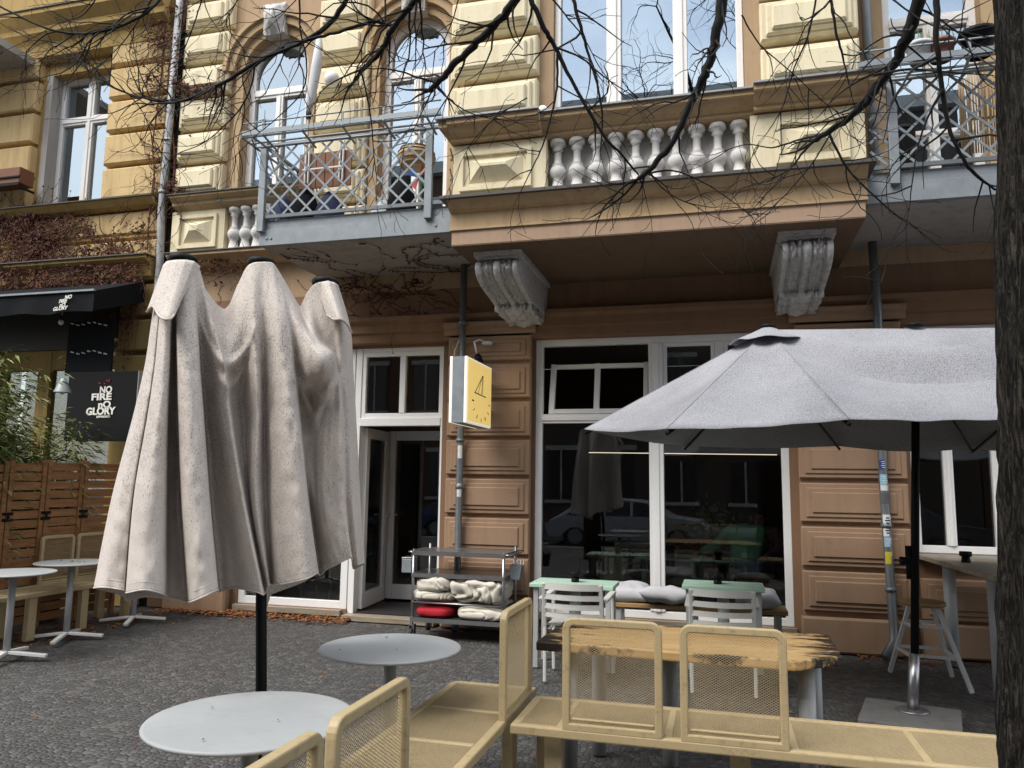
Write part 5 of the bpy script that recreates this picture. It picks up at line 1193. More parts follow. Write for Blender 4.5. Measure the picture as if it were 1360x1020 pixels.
# ------------------------------------------------------------------ dry creeper
def creeper(label, regions, Y, nst, nlf, seed, hang=(), stems=()):
    random.seed(seed); root = thing('dry_creeper', label, 'climbing plant', (0, Y, 0)); st = MB(); lf = MB()
    def leaf(p, s, wall=True):
        a = random.uniform(0, 2*pi); n = Vector((random.uniform(-.7, .7), -1, random.uniform(-.7, .7))).normalized(); u = n.orthogonal().normalized(); u = Matrix.Rotation(a, 3, n) @ u; w = n.cross(u)
        lf.add([p - u*s, p + w*s*.45 - n*s*.3, p + u*s, p - w*s*.45 - n*s*.25], [(0, 1, 2), (0, 2, 3)])
    for path, r in stems:
        pp = smooth_path([at(x, y, 'y', Y + dy) for x, y, dy in path], 5); st.tube(pp, r, 5)
        for q in pp:
            for _ in range(2): leaf(q + Vector((random.gauss(0, .04), -.02, random.gauss(0, .04))), random.uniform(.01, .03))
    for (x0, y0, x1, y1, dy, w) in regions:
        for k in range(int(nst*w)):
            q = at(random.uniform(x0, x1), random.uniform(y0, y1), 'y', Y+dy); d = Vector((random.choice((-1, 1))*random.uniform(.3, 1), 0, random.uniform(-.5, .6))).normalized(); pts = [q.copy()]
            for i in range(random.randint(5, 16)):
                d = (d + Vector((random.gauss(0, .35), 0, random.gauss(0, .35)))).normalized(); q = q + d*.05; q.y = Y + dy - .012 + random.uniform(-.012, .004); pts.append(q.copy())
            st.tube(pts, [.0055*(1-i/len(pts))+.0016 for i in range(len(pts))], 4)
            for q in pts:
                if random.random() < .30: leaf(q + Vector((0, -.012, 0)), random.uniform(.012, .03))
        for k in range(int(nlf*w)):
            px = random.uniform(x0, x1); py = y0 + (y1-y0)*random.random(); q = at(px, py, 'y', Y+dy)
            if noise.noise(Vector((q.x*2.6, q.z*3.6, seed))) > random.uniform(-.35, .25): leaf(q + Vector((0, -random.uniform(.01, .09), 0)), random.uniform(.014, .042))
    for (x0, x1, yt, yb, dy, n) in hang:
        for k in range(n):
            q = at(random.uniform(x0, x1), yt + random.uniform(-5, 8), 'y', Y+dy); L = (yb-yt)*random.uniform(.4, 1)*.0095; pts = [q.copy()]
            for i in range(14): q = q + Vector((random.gauss(0, .010), random.gauss(0, .006), -L/14)); pts.append(q.copy())
            st.tube(pts, [.004*(1-i/16) + .0012 for i in range(15)], 4)
            for q in pts:
                if random.random() < .5: leaf(q, random.uniform(.012, .034))
    st.build('stems', M['vine'], root, fix=False); lf.build('leaves', M['vine'], root, fix=False)
creeper('dense dry red creeper covering the band and cornice of the yellow house above the awning', [(0,288,100,345,-.14,1.0),(0,330,180,352,-.20,1.0),(0,354,185,386,-.25,1.5),(60,292,205,335,-.13,.45),(0,285,60,340,-.16,.9)], YW, 75, 900, 4,
   hang=[(118, 188, 372, 500, -.28, 60)], stems=[([(200,285,-.15),(205,240,-.17),(203,190,-.17),(210,140,-.16),(216,80,-.14),(220,20,-.14),(226,-10,-.14)], .010), ([(212,300,-.05),(216,250,-.05),(209,200,-.06),(214,150,-.06),(222,90,-.06),(224,30,-.06),(228,-10,-.06)], .012), ([(196,330,-.14),(198,290,-.16),(204,235,-.17)], .008)])
creeper('dark dry creeper climbing the joint and drainpipe between the two facades', [(196,10,240,120,-.16,1.0),(200,120,225,280,-.14,.5),(236,112,300,132,-.16,.5),(226,240,244,275,-.14,.25)], YW, 42, 420, 9, stems=[([(208,290,-.1),(214,220,-.1),(218,160,-.1),(232,100,-.12),(236,40,-.12),(240,-10,-.12)], .016), ([(228,270,-.1),(232,210,-.12),(226,150,-.12),(224,90,-.12),(244,30,-.12),(240,-10,-.12)], .012)])
creeper('sparse creeper tendrils spread under the left balcony and over the ochre wall below it', [(440,372,600,392,-.012,.8),(450,392,590,420,-.09,.5)], YW, 34, 70, 14)
creeper('tuft of dry creeper on the cornice behind the hubs of the folded parasol', [(262,345,330,380,-.14,.6)], YW, 34, 200, 15)
random.seed(5); cs_ = thing('dry_creeper', 'thin creeper stems clinging to the underside of the left steel balcony', 'climbing plant', (-3.4, 7.5, 3.95)); sm, lm = MB(), MB()
for k in range(26):
    q = Vector((random.uniform(-4.3, -2.6), random.uniform(7.1, 8.1), 3.955)); d = Vector((random.uniform(-1, 1), random.uniform(-.5, .5), 0)).normalized(); pts = [q.copy()]
    for i in range(random.randint(6, 18)):
        d = (d + Vector((random.gauss(0, .3), random.gauss(0, .3), 0))).normalized(); q = q + d*.05; q.x = min(-2.55, max(-4.5, q.x)); q.y = min(8.15, max(6.95, q.y)); pts.append(q + Vector((0, 0, random.uniform(-.012, 0))))
        if random.random() < .5: s = random.uniform(.012, .03); lm.add([q+Vector((-s, 0, -.01)), q+Vector((0, s*.5, -.02)), q+Vector((s, 0, -.012)), q+Vector((0, -s*.5, -.008))], [(0, 1, 2), (0, 2, 3)])
    sm.tube(pts, .0028, 4)
sm.build('stems', M['vine'], cs_, fix=False); lm.build('leaves', M['vine'], cs_, fix=False)
# ------------------------------------------------------------------ fence, bamboo, café front of the yellow house
FX = -6.86
def fence_panel(y0, y1, z1, label, first):
    t = thing('slatted_fence', label, 'fence', (FX, (y0+y1)/2, 0), 'stained brown slatted fence panels')
    m = MB(); n = 17; st_ = (z1-.06)/n
    for k in range(n): z = .06 + st_*k; m.box(FX-.012, FX+.012, y0+.052, y1-.052, z, z+st_-random.uniform(.010, .022))
    m.build('slats', M['fencewood'], t, .003)
    for y in (y0+.026, y1-.026): MB().box(FX-.025, FX+.03, y-.025, y+.025, 0, z1+.01).build('fence_post', M['fencewood'], t, .004)
    b = MB(); b.box(FX+.031, FX+.038, y0-.05, y0+.07, 1.10, 1.13); b.box(FX+.031, FX+.038, y0-.05, y0+.07, 1.16, 1.19); b.box(FX+.031, FX+.040, y0+.005, y0+.03, 1.131, 1.159); b.build('bracket', M['black'], t)
fy = [at(p, 690, 'x', FX).y for p in (4, 55, 105)]; fy = [fy[0]-.9] + fy + [fy[2] + (fy[2]-fy[1]) + .1]
zf = [at(p, 614, 'x', FX).z for p in (10, 60, 105, 145)]
fence_panel(fy[0]+.006, fy[1]-.006, zf[0], 'brown slatted fence panel at the left edge of the photo', True)
fence_panel(fy[1]+.006, fy[2]-.006, zf[1], 'brown slatted fence panel with light showing through, second from the left edge', False)
fence_panel(fy[2]+.006, fy[3]-.006, zf[2], 'brown slatted fence panel behind the left mesh backrest', False)
fence_panel(fy[3]+.006, fy[4]-.006, zf[3], 'brown slatted fence panel half hidden by the folded parasol', False)
def bamboo(x, y, h, n, spread, label, seed):
    random.seed(seed); t = thing('bamboo_plant', label, 'plant', (x, y, 0), None); c = MB(); l = MB()
    for k in range(n):
        p = Vector((x+random.gauss(0, .1), y+random.gauss(0, .12), .55)); hh = h*random.uniform(.65, 1.0); d = Vector((random.gauss(0, spread), random.gauss(0, spread), 1)).normalized(); pts = [p.copy()]; N_ = 12
        for i in range(N_):
            d = (d + Vector((random.gauss(0, .05), random.gauss(0, .05), 0))).normalized(); p = p + d*(hh-.55)/N_; pts.append(p.copy())
        c.tube(pts, [.007*(1-i/(N_+3)) for i in range(N_+1)], 5)
        for i in range(3, N_+1):
            for j in range(random.randint(14, 22)):
                q = pts[i]; b = Vector((random.gauss(0, 1), random.gauss(0, 1), random.uniform(-.5, .5))).normalized(); q = q + b*random.uniform(.02, .30) + Vector((0, 0, random.uniform(-.08, .08)))
                L = random.uniform(.07, .16); w = L*.11; side = b.cross(Vector((random.gauss(0, .3), random.gauss(0, .3), 1))).normalized(); e = q + b*L + Vector((0, 0, -L*.35))
                mid = q.lerp(e, .45) + Vector((0, 0, .01)); l.add([q, mid + side*w, e, mid - side*w], [(0, 1, 2, 3)])
    c.build('stems', M['bamboo'], t, fix=False); l.build('leaves', M['bamboo'], t, fix=False)
    tb = MB(); tb.box(x-.28, x+.28, y-.24, y+.24, .01, .55); tb.build('planter', M['black'], t, .01)
bamboo(-7.30, 5.55, 2.85, 40, .10, 'tall bushy bamboo behind the fence at the left edge', 31)
bamboo(-7.35, 6.25, 2.75, 40, .10, 'bushy bamboo behind the fence below the hanging bulb', 32)
bamboo(-7.40, 7.0, 2.25, 22, .13, 'lower bamboo behind the fence, beside the black café sign', 33)
aw = thing('awning', 'black cloth café awning with pale front rail on the yellow house', 'awning', (-9, 7.6, 3.4))
xa = -6.97
m = MB(); m.prism([(7.2, 3.66), (7.2, 3.70), (8.0, 4.02), (8.0, 3.99)], 'x', -12, xa); m.build('cloth', M['blackcloth'], aw)
m = MB(); m.grid(lambda u, v: Vector((-12 + (12+xa)*u, 7.195 + .015*math.sin(u*60)*v, 3.69-.235*v - .012*math.sin(u*38)*v)), 120, 4); va = m.build('valance', M['blackcloth'], aw)
m = MB(); m.prism([(7.2, 3.46), (7.2, 3.66), (8.0, 3.985), (8.0, 3.75)], 'x', xa-.006, xa); m.build('side_panel', M['blackcloth'], aw)
MB().box(-12, xa+.01, 7.17, 7.2, 3.692, 3.715).build('front_rail', M['galv'], aw)
tp = at(70, 413, 'y', 7.17)
for k, (s_, dx) in enumerate((('NO', .10), ('FIRE', .04), ('nO', .07), ('GLORY', .0))):
    o = at(70, 413, 'y', 7.165) + Vector((dx + .018*(3-k), 0, .135-.045*k)); text_mesh(s_, .062, o, (1, 0, .06), (.25, 0, 1), 'letter', va, .002)
# sign board
sb = thing('cafe_sign', 'black café board lettered NO FIRE nO GLORY behind the bamboo', 'sign', (-7.3, 7.66, 1.9))
s0 = at(92, 495, 'y', 7.66); s1 = at(178, 586, 'y', 7.66)
MB().box(s0.x, s1.x, 7.66, 7.70, s1.z, s0.z).build('board', M['black'], sb, .004)
m = MB(); fx0 = s0.x-.0; m.box(s1.x+.001, s1.x+.012, 7.645, 7.71, s1.z, s0.z); m.build('edge_strip', M['greypost'], sb)
def line(body, px, py, h, tgt, bold=.004):
    o = at(px, py, 'y', 7.652); e = at(px, py-h, 'y', 7.652); sz = (e-o).z/.70; r = text_mesh(body, sz, o, (1, 0, .02), (0, 0, 1), 'letter', sb, bold)
    w = max(v.co.x for v in r.data.vertices)-min(v.co.x for v in r.data.vertices); want = (at(px+tgt, py, 'y', 7.652)-o).x; x0_ = min(v.co.x for v in r.data.vertices)
    for v in r.data.vertices: v.co.x = x0_ + (v.co.x-x0_)*want/w
line('NO', 132, 522, 8.5, 16); line('FIRE', 121, 531.5, 8.5, 26.5); line('nO', 130, 541.5, 8.5, 16.5); line('GLORY', 114, 551, 9, 39, .005); line('ESPRESSO', 128, 554.8, 2.6, 18, .001)
m = MB()
for a, b, c, d in ((131, 508, 134, 510), (141, 505, 146, 507), (145, 503.5, 146, 505), (138, 509, 140, 510)):
    p0, p1 = at(a, b, 'y', 7.651), at(c, d, 'y', 7.651); m.bar(p0, p1, .004, .012, Vector((0, 1, 0)).cross((p1-p0).normalized()))
m.build('emblem', M['red'], sb)
lx = thing('string_light_panel', 'dark hanging panel with rows of small white bulbs under the awning', 'light string', (-7.3, 7.6, 2.9))
p0, p1 = at(92, 428, 'y', 7.72), at(146, 497, 'y', 7.72); MB().box(p0.x, p1.x, 7.72, 7.75, p1.z, p0.z).build('panel', M['blackcloth'], lx)
m = MB()
for (y_, ya) in ((430, 7.70), (468, 7.70)):
    for k in range(7):
        q = at(96 + 7.3*k, y_ + 2*math.sin(k*1.3), 'y', ya); m.tube([q+Vector((-.02, 0, .006)), q+Vector((.02, 0, -.004))], .009, 6)
m.build('bulbs', M['whitemetal'], lx)
def bulb(px, py, py0, label, Y=7.5, shade=False):
    t = thing('hanging_bulb', label, 'lamp', at(px, py, 'y', Y), None); a = at(px+2, py0, 'y', Y); b = at(px, py, 'y', Y)
    MB().tube([a, b+Vector((0, 0, .07))], .004, 5).build('cord', M['whitemetal'], t); MB().tube([b+Vector((0, 0, .03)), b+Vector((0, 0, .08))], .014, 10).build('socket', M['black'], t)
    MB().ball(b, .032, .032, .036).build('bulb', M['whitemetal'], t)
    if shade: MB().lathe([(.09, b.z-.01), (.03, b.z+.14), (.02, b.z+.15)], b.x, b.y, 16, cap=False).build('lamp_shade', M['galv'], t)
bulb(81, 428, 414, 'white glass bulb hanging under the black awning by a looped cord')
bulb(83, 520, 505, 'grey shaded bulb hanging in front of the bamboo', 7.0, True)
for k, (x_, y_, c_) in enumerate(((151, 452, (.5, .33, .03)), (148, 470, (.5, .5, .47)))):
    q = at(x_, y_, 'y', 7.95); tag(MB().lathe([(.02, q.z-.03), (.05, q.z-.02), (.05, q.z+.02), (.02, q.z+.03)], q.x, q.y, 16).build('wall_lamp', scr(c_), None), ('round yellow wall lamp on the yellow pier under the creeper', 'small white wall light under the yellow round one')[k], 'lamp')
# ------------------------------------------------------------------ fallen leaves
random.seed(41); m = MB()
def fall(x, y, s, z=.0):
    a = random.uniform(0, 2*pi); c, sn = math.cos(a), math.sin(a); q = lambda u, v, h: (x+(u*c-v*sn)*s, y+(u*sn+v*c)*s, z+.004+h*s)
    k = random.uniform(.1, .6); m.add([q(-1, 0, k), q(0, .55, 0+.05), q(1, 0, k*.8), q(0, -.55, .05)], [(0, 1, 2), (0, 2, 3)])
for k in range(1500):
    x = random.uniform(-6.4, -4.0) if k < 950 else random.uniform(-6.75, -6.1); y = 8.12 - abs(random.gauss(0, .16)) if k < 950 else random.uniform(5.3, 8.0); fall(x, y, random.uniform(.012, .034), random.uniform(0, .03) if k < 950 else 0)
for k in range(160): fall(random.uniform(1.2, 2.6), 8.02-abs(random.gauss(0, .12)), random.uniform(.01, .028))
for k in range(260): fall(random.uniform(-6.5, 2.4), random.uniform(2, 8.05), random.uniform(.008, .026))
for k in range(28): r_ = random.uniform(0, .28); a_ = random.uniform(0, 6.28); fall(-6.10+r_*math.cos(a_), 6.30+r_*math.sin(a_), .016, .731) if k < 14 else fall(random.uniform(-6.7, -6.35), random.uniform(5, 7), .018, .455)
for r_, a_ in ((.2, 2.1), (.26, 3.9), (.11, 5.4)): fall(-1.605+r_*math.cos(a_), 3.70+r_*math.sin(a_), .011, .731); fall(-1.585+r_*math.cos(a_+.8), 2.475+r_*math.sin(a_+.8), .008, .731)
tag(m.build('fallen_leaves', M['leaves'], None, fix=False), kind='stuff')
# ------------------------------------------------------------------ things on the balconies and facade
def globe(px, py, r, label):
    c = ay(px, py, YW-.28); t = thing('globe_lamp', label, 'lamp', c); MB().ball(c, r, r, r, 20, 14).build('globe', M['chrome'], t); m = MB(); m.tube([c+Vector((0, .1, 0)), c+Vector((0, .16, 0))], .04, 12); m.build('fitting', M['galv'], t)
globe(441, 105, .095, 'white globe lamp on the pilaster between the arched windows')
def dome(px, py, Y, label):
    c = ay(px, py, Y); t = thing('dome_lamp', label, 'lamp', c, None); MB().ball(c, .05, .05, .05, 14, 10).build('dome', M['chrome'], t); MB().lathe([(.055, c.z-.07), (.06, c.z-.06), (.05, c.z-.04)], c.x, c.y, 14).build('base', M['galv'], t)
dome(295, 262, YW-.16, 'small white dome light on the string course left of the balcony'); dome(721, 147, 6.72, 'small white dome light on the bay cornice by the window')
def hang(px0, px1, Y): pass
bd = thing('wooden_board', 'red brown wooden folding table hooked inside the lattice of the left balcony', 'table', ay(430, 250, 7.2))
a, b = ay(396, 252, 7.2), ay(468, 198, 7.2); m = MB(); n = 6
for k in range(n): m.box(a.x+(b.x-a.x)*k/n, a.x+(b.x-a.x)*(k+1)/n-.006, 7.2, 7.222, a.z, b.z)
m.build('tabletop', M['panelwood'], bd, .003); m = MB()
for x in (a.x+.08, b.x-.14): m.box(x, x+.012, 7.17, 7.198, a.z+.05, b.z+.10); m.box(x+.04, x+.052, 7.17, 7.198, a.z+.05, b.z+.10)
m.box(a.x+.06, b.x-.08, 7.165, 7.169, a.z+.2, a.z+.215); m.build('folding_frame', M['whitemetal'], bd)
pf = thing('folded_parasol', 'narrow pale folded parasol leaning between the left arched window and its pilaster', 'parasol', ay(410, 150, 7.5))
pts = [ay(x_, y_, 7.5) for x_, y_ in ((424, 50), (420, 90), (413, 130), (410, 152))]; m = MB(); m.tube(pts, [.03, .06, .05, .03], 12); m.build('canopy', M['curtain'], pf); MB().tube([pts[-1]+Vector((0, 0, .03)), pts[-1]+Vector((-.01, 0, -.9))], .014, 8).build('pole', M['galv'], pf); MB().tube([pts[-1]+Vector((0, 0, .03)), pts[-1]+Vector((0, 0, -.05))], [.034, .03], 10).build('tip', M['black'], pf)
wk = thing('wicker_basket', 'round pale wicker basket standing on things behind the left balcony lattice', 'basket', ay(553, 225, 7.5)); c = ay(553, 212, 7.5)
m = MB(); m.lathe([(.13, c.z-.10), (.19, c.z-.04), (.21, c.z+.03), (.17, c.z+.10), (.10, c.z+.13)], c.x, c.y, 26); m.build('bowl', M['wicker'], wk); m = MB()
for k in range(5): z_ = c.z-.08+.045*k; m.lathe([(.17+.03*math.sin(k), z_), (.215-.008*abs(k-2)**2, z_+.01), (.17+.03*math.sin(k), z_+.02)], c.x, c.y, 26, cap=False)
m.build('weave', M['wicker'], wk)
def potthing(px, py, Y, r, h, mat, label, nm='flower_pot', cat='pot', soil=True):
    c = ay(px, py, Y); t = thing(nm, label, cat, c, None); MB().lathe([(r*.75, c.z), (r*.98, c.z+h*.82), (r*1.08, c.z+h*.83), (r*1.08, c.z+h), (r*.95, c.z+h), (r*.9, c.z+h*.9), (0, c.z+h*.9)], c.x, c.y, 20, cap=False).build('pot', M[mat], t)
    if soil:
        random.seed(int(px)); s = MB()
        for k in range(26):
            q = Vector((c.x+random.gauss(0, r*.4), c.y+random.gauss(0, r*.4), c.z+h)); s.tube([q-Vector((0, 0, h*.1)), q+Vector((random.gauss(0, r*.4), random.gauss(0, r*.3), random.uniform(.03, .16)))], [.004, .001], 4)
        s.build('dry_stems', M['bamboo'], t)
    return t
potthing(1222, 84, 6.66, .10, .16, 'curtain', 'pale flower pot in the right balcony rack, left of the terracotta one')
potthing(1250, 80, 6.66, .11, .15, 'terracotta', 'terracotta flower pot in the right balcony rack')
potthing(1300, 74, 6.66, .13, .20, 'black', 'dark round planter in the right balcony rack next to the trunk')
bx = thing('storage_box', 'black plastic box on the right balcony behind the lattice', 'box', ay(1200, 215, 7.3)); a, b = ay(1190, 214, 7.3), ay(1216, 168, 7.3)
MB().box(a.x, b.x, 7.3, 7.6, a.z, b.z).build('body', M['black'], bx, .01); MB().box(a.x-.012, b.x+.012, 7.288, 7.612, b.z+.001, b.z+.03).build('lid', M['rubber'], bx, .006)
rs_ = thing('reed_screen', 'dry reed screen tied inside the right balcony lattice beside the trunk', 'screen', ay(1310, 210, 6.95)); m = MB(); random.seed(8)
a, b = ay(1278, 205, 6.95), ay(1345, 92, 6.95); x = a.x
while x < b.x+.5: m.tube([(x, 6.95+random.uniform(-.01, .01), a.z), (x+random.uniform(-.01, .01), 6.95, b.z+random.uniform(-.05, .02))], random.uniform(.005, .010), 5); x += random.uniform(.014, .024)
m.build('reeds', M['wicker'], rs_); MB().box(a.x, b.x+.5, 6.966, 6.975, a.z+.3, a.z+.32).build('batten', M['plywood'], rs_)
pw = thing('pinwheel', 'toy pinwheel in red, blue and green behind the left balcony lattice', 'toy', ay(560, 265, 7.0)); c = ay(557, 236, 7.0)
for k, col in enumerate(((.5, .03, .03), (.02, .12, .5), (.5, .03, .03), (.05, .3, .12))):
    a = k*pi/2+.5; d = Vector((math.cos(a), 0, math.sin(a))); e = Vector((-d.z, 0, d.x)); MB().add([c, c+d*.13, c+d*.09+e*.10+Vector((0, -.02, 0)), c+Vector((0, -.01, 0))+d*.01], [(0, 1, 2), (0, 2, 3)]).build('vane', scr(col), pw)
MB().tube([c, c+Vector((.02, .02, -.55))], .007, 6).build('stick', scr((.03, .25, .10)), pw)
random.seed(77)
for k, (px, w, h, mt, lb_) in enumerate(((375, .16, .30, 'navy', 'dark navy sack at the left corner of the left balcony'), (405, .16, .34, 'blackcloth', 'black sack beside the navy ones on the left balcony'), (437, .17, .30, 'navy', 'navy sack under the wooden board on the left balcony'), (508, .14, .22, 'curtain', 'pale bundle in the middle of the left balcony floor'), (532, .16, .36, 'blackcloth', 'black sack under the wicker basket'))):
    c = ay(px, 282, 7.3); c.z = 4.108; m = MB()
    m.grid(lambda u, v: c + Vector((w*math.cos(2*pi*u)*(math.sin(pi*(.12+.86*v))**.7)*(1+.25*noise.noise(Vector((math.cos(2*pi*u)*2, math.sin(2*pi*u)*2, v*3+k)))), w*.8*math.sin(2*pi*u)*(math.sin(pi*(.12+.86*v))**.7), h*1.9*v)), 22, 14)
    tag(m.build('cloth_sack', M[mt], None), lb_, 'sack')
# window box of the yellow house at the far left
fb = thing('window_box', 'red brown window box on black brackets at the left edge, on the yellow house', 'window box', ay(5, 270, 7.75)); a, b = ay(-60, 262, 7.75), ay(25, 240, 7.75)
MB().box(a.x, b.x, 7.75, 7.98, b.z-.02, b.z+.2).build('trough', M['panelwood'], fb, .01); m = MB(); m.box(a.x, b.x+.02, 7.73, 7.749, b.z-.06, b.z-.03); m.box(a.x, b.x+.02, 7.73, 7.749, b.z+.05, b.z+.07); m.box(b.x-.02, b.x, 7.75, 8.0, b.z-.09, b.z-.062); m.build('bracket', M['black'], fb)
# ------------------------------------------------------------------ café interior seen through the glass
def in_table(x0, x1, y0, y1, z, label, mat='mint'):
    t = thing('cafe_table', label, 'table', ((x0+x1)/2, (y0+y1)/2, .03)); MB().box(x0, x1, y0, y1, z-.03, z).build('tabletop', M[mat], t, .005)
    for x in (x0+.08, x1-.08): MB().box(x-.03, x+.03, (y0+y1)/2-.03, (y0+y1)/2+.03, .03, z-.031).build('leg', M[mat], t)
a = at(843, 744, 'y', 8.95); b = at(930, 744, 'y', 8.95)
in_table(a.x, b.x, 8.95, 9.5, .74, 'mint green table inside the café in front of the seated person')
in_table(-1.75, -1.05, 9.0, 9.55, .74, 'dark table inside the café at the left of the shop window', 'panelwood')
ib = thing('wooden_bench', 'low wooden bench inside the café behind the shop glass', 'bench', (-.6, 8.66, .03))
MB().box(-1.5, .52, 8.56, 8.82, .44, .48).build('seat', M['plywood'], ib, .005)
for x in (-1.4, -.5, .42): MB().box(x-.03, x+.03, 8.6, 8.78, .03, .439).build('leg', M['plywood'], ib)
bg = thing('cloth_bag', 'khaki cloth bag slumped on the bench inside the shop window', 'bag', (-.92, 8.72, .48)); m = MB(); c = at(818, 775, 'y', 8.70); c.z = .482
m.grid(lambda u, v: c + Vector(((.17-.06*v)*math.cos(2*pi*u)*(1+.25*noise.noise(Vector((math.cos(2*pi*u)*2, math.sin(2*pi*u)*2, v*4)))) - .06*v, .09*math.sin(2*pi*u)*(1-.4*v), .38*v)), 30, 20); m.build('body', M['khaki'], bg)
MB().tube([c+Vector((-.14, -.05, .33)), c+Vector((-.20, -.08, .2)), c+Vector((-.18, -.07, .05))], .012, 6).build('strap', M['khaki'], bg)
fb_ = at(1008, 768, 'y', 8.68)
folded((fb_.x+.02, 8.69, .482), .46, .20, .10, 'folded tan coat on the bench inside the café', 'wicker', 3.3, 'coat', .4, nm='folded_coat'); folded((fb_.x-.02, 8.69, .584), .36, .18, .06, 'rolled cream cloth lying on the tan coat inside the café', 'blanket', 5.5, 'cloth', .4, nm='folded_cloth')
for x_, lb_ in ((-.35, 'pale cushion on the indoor bench behind the mullion'),): folded((x_, 8.68, .482), .45, .22, .08, lb_, 'cushion', 6.1, 'cushion', .2, nm='cushion')
lp = thing('linear_lamp', 'thin lit strip lamp hanging inside the café', 'lamp', (-.3, 10.2, 2.1)); a, b = at(782, 601, 'y', 10.4), at(1032, 604, 'y', 10.4)
MB().bar(a, b, .010, .010).build('tube', M['lamp'], lp); m = MB()
for t_ in (.15, .85): q = a.lerp(b, t_); m.tube([q+Vector((0, 0, .01)), Vector((q.x, q.y, 3.5))], .004, 5)
m.build('cable', M['black'], lp)
random.seed(19); pl_ = thing('potted_plant', 'leafy yellow green plant inside the café left of the seated person', 'plant', (-.2, 10.1, .03)); c = at(945, 690, 'y', 10.1); l = MB()
MB().lathe([(.14, .03), (.17, .35), (.15, .35), (0, .33)], c.x, 10.1, 18, cap=False).build('pot', M['black'], pl_); MB().tube([(c.x, 10.1, .33), (c.x+.02, 10.1, .8), (c.x, 10.1, c.z+.1)], .015, 6).build('stem', M['twig'], pl_)
for k in range(120):
    q = c + Vector((random.gauss(0, .14), random.gauss(0, .12), random.gauss(.0, .14))); d = Vector((random.gauss(0, 1), random.gauss(0, 1), random.gauss(0, .6))).normalized(); w = d.orthogonal().normalized()*.025; l.add([q, q+d*.05+w, q+d*.11, q+d*.05-w], [(0, 1, 2, 3)])
l.build('leaves', M['bamboo'], pl_)
# people
def skin(name, edges, mat, parent, sub=2):
    names = []; vs = []; rs = []; ed = []
    idx = {}
    for n_, p, r in edges['v']: idx[n_] = len(vs); vs.append(Vector(p)); rs.append(r)
    o0 = ORG[parent.name_full]
    me = bpy.data.meshes.new(name); me.from_pydata([v-o0 for v in vs], [(idx[a], idx[b]) for a, b in edges['e']], []); me.materials.append(mat)
    o = bpy.data.objects.new(name, me); C.objects.link(o); o.parent = parent; ORG[o.name_full] = o0
    sk = o.modifiers.new('skin', 'SKIN'); sk.use_smooth_shade = True
    for i, r in enumerate(rs):
        r = r if isinstance(r, tuple) else (r, r); me.skin_vertices[0].data[i].radius = r
    me.skin_vertices[0].data[0].use_root = True
    s = o.modifiers.new('sub', 'SUBSURF'); s.levels = sub; s.render_levels = sub
    return o
M['skin'] = paint('skin', (.45, .26, .18), .5, .06, .05); M['sweater'] = paint('dark_green_knit', (.14, .47, .25), .9, .15, .2, 40, bump=.3); M['jeans'] = paint('blue_denim', (.10, .14, .22), .85, .2, .2)
M['hair'] = paint('dark_hair', (.018, .012, .010), .5, .3, .2, 40); M['pinkcloth'] = paint('pink_patterned_shirt', (.30, .15, .17), .85, .35, .4, 30)
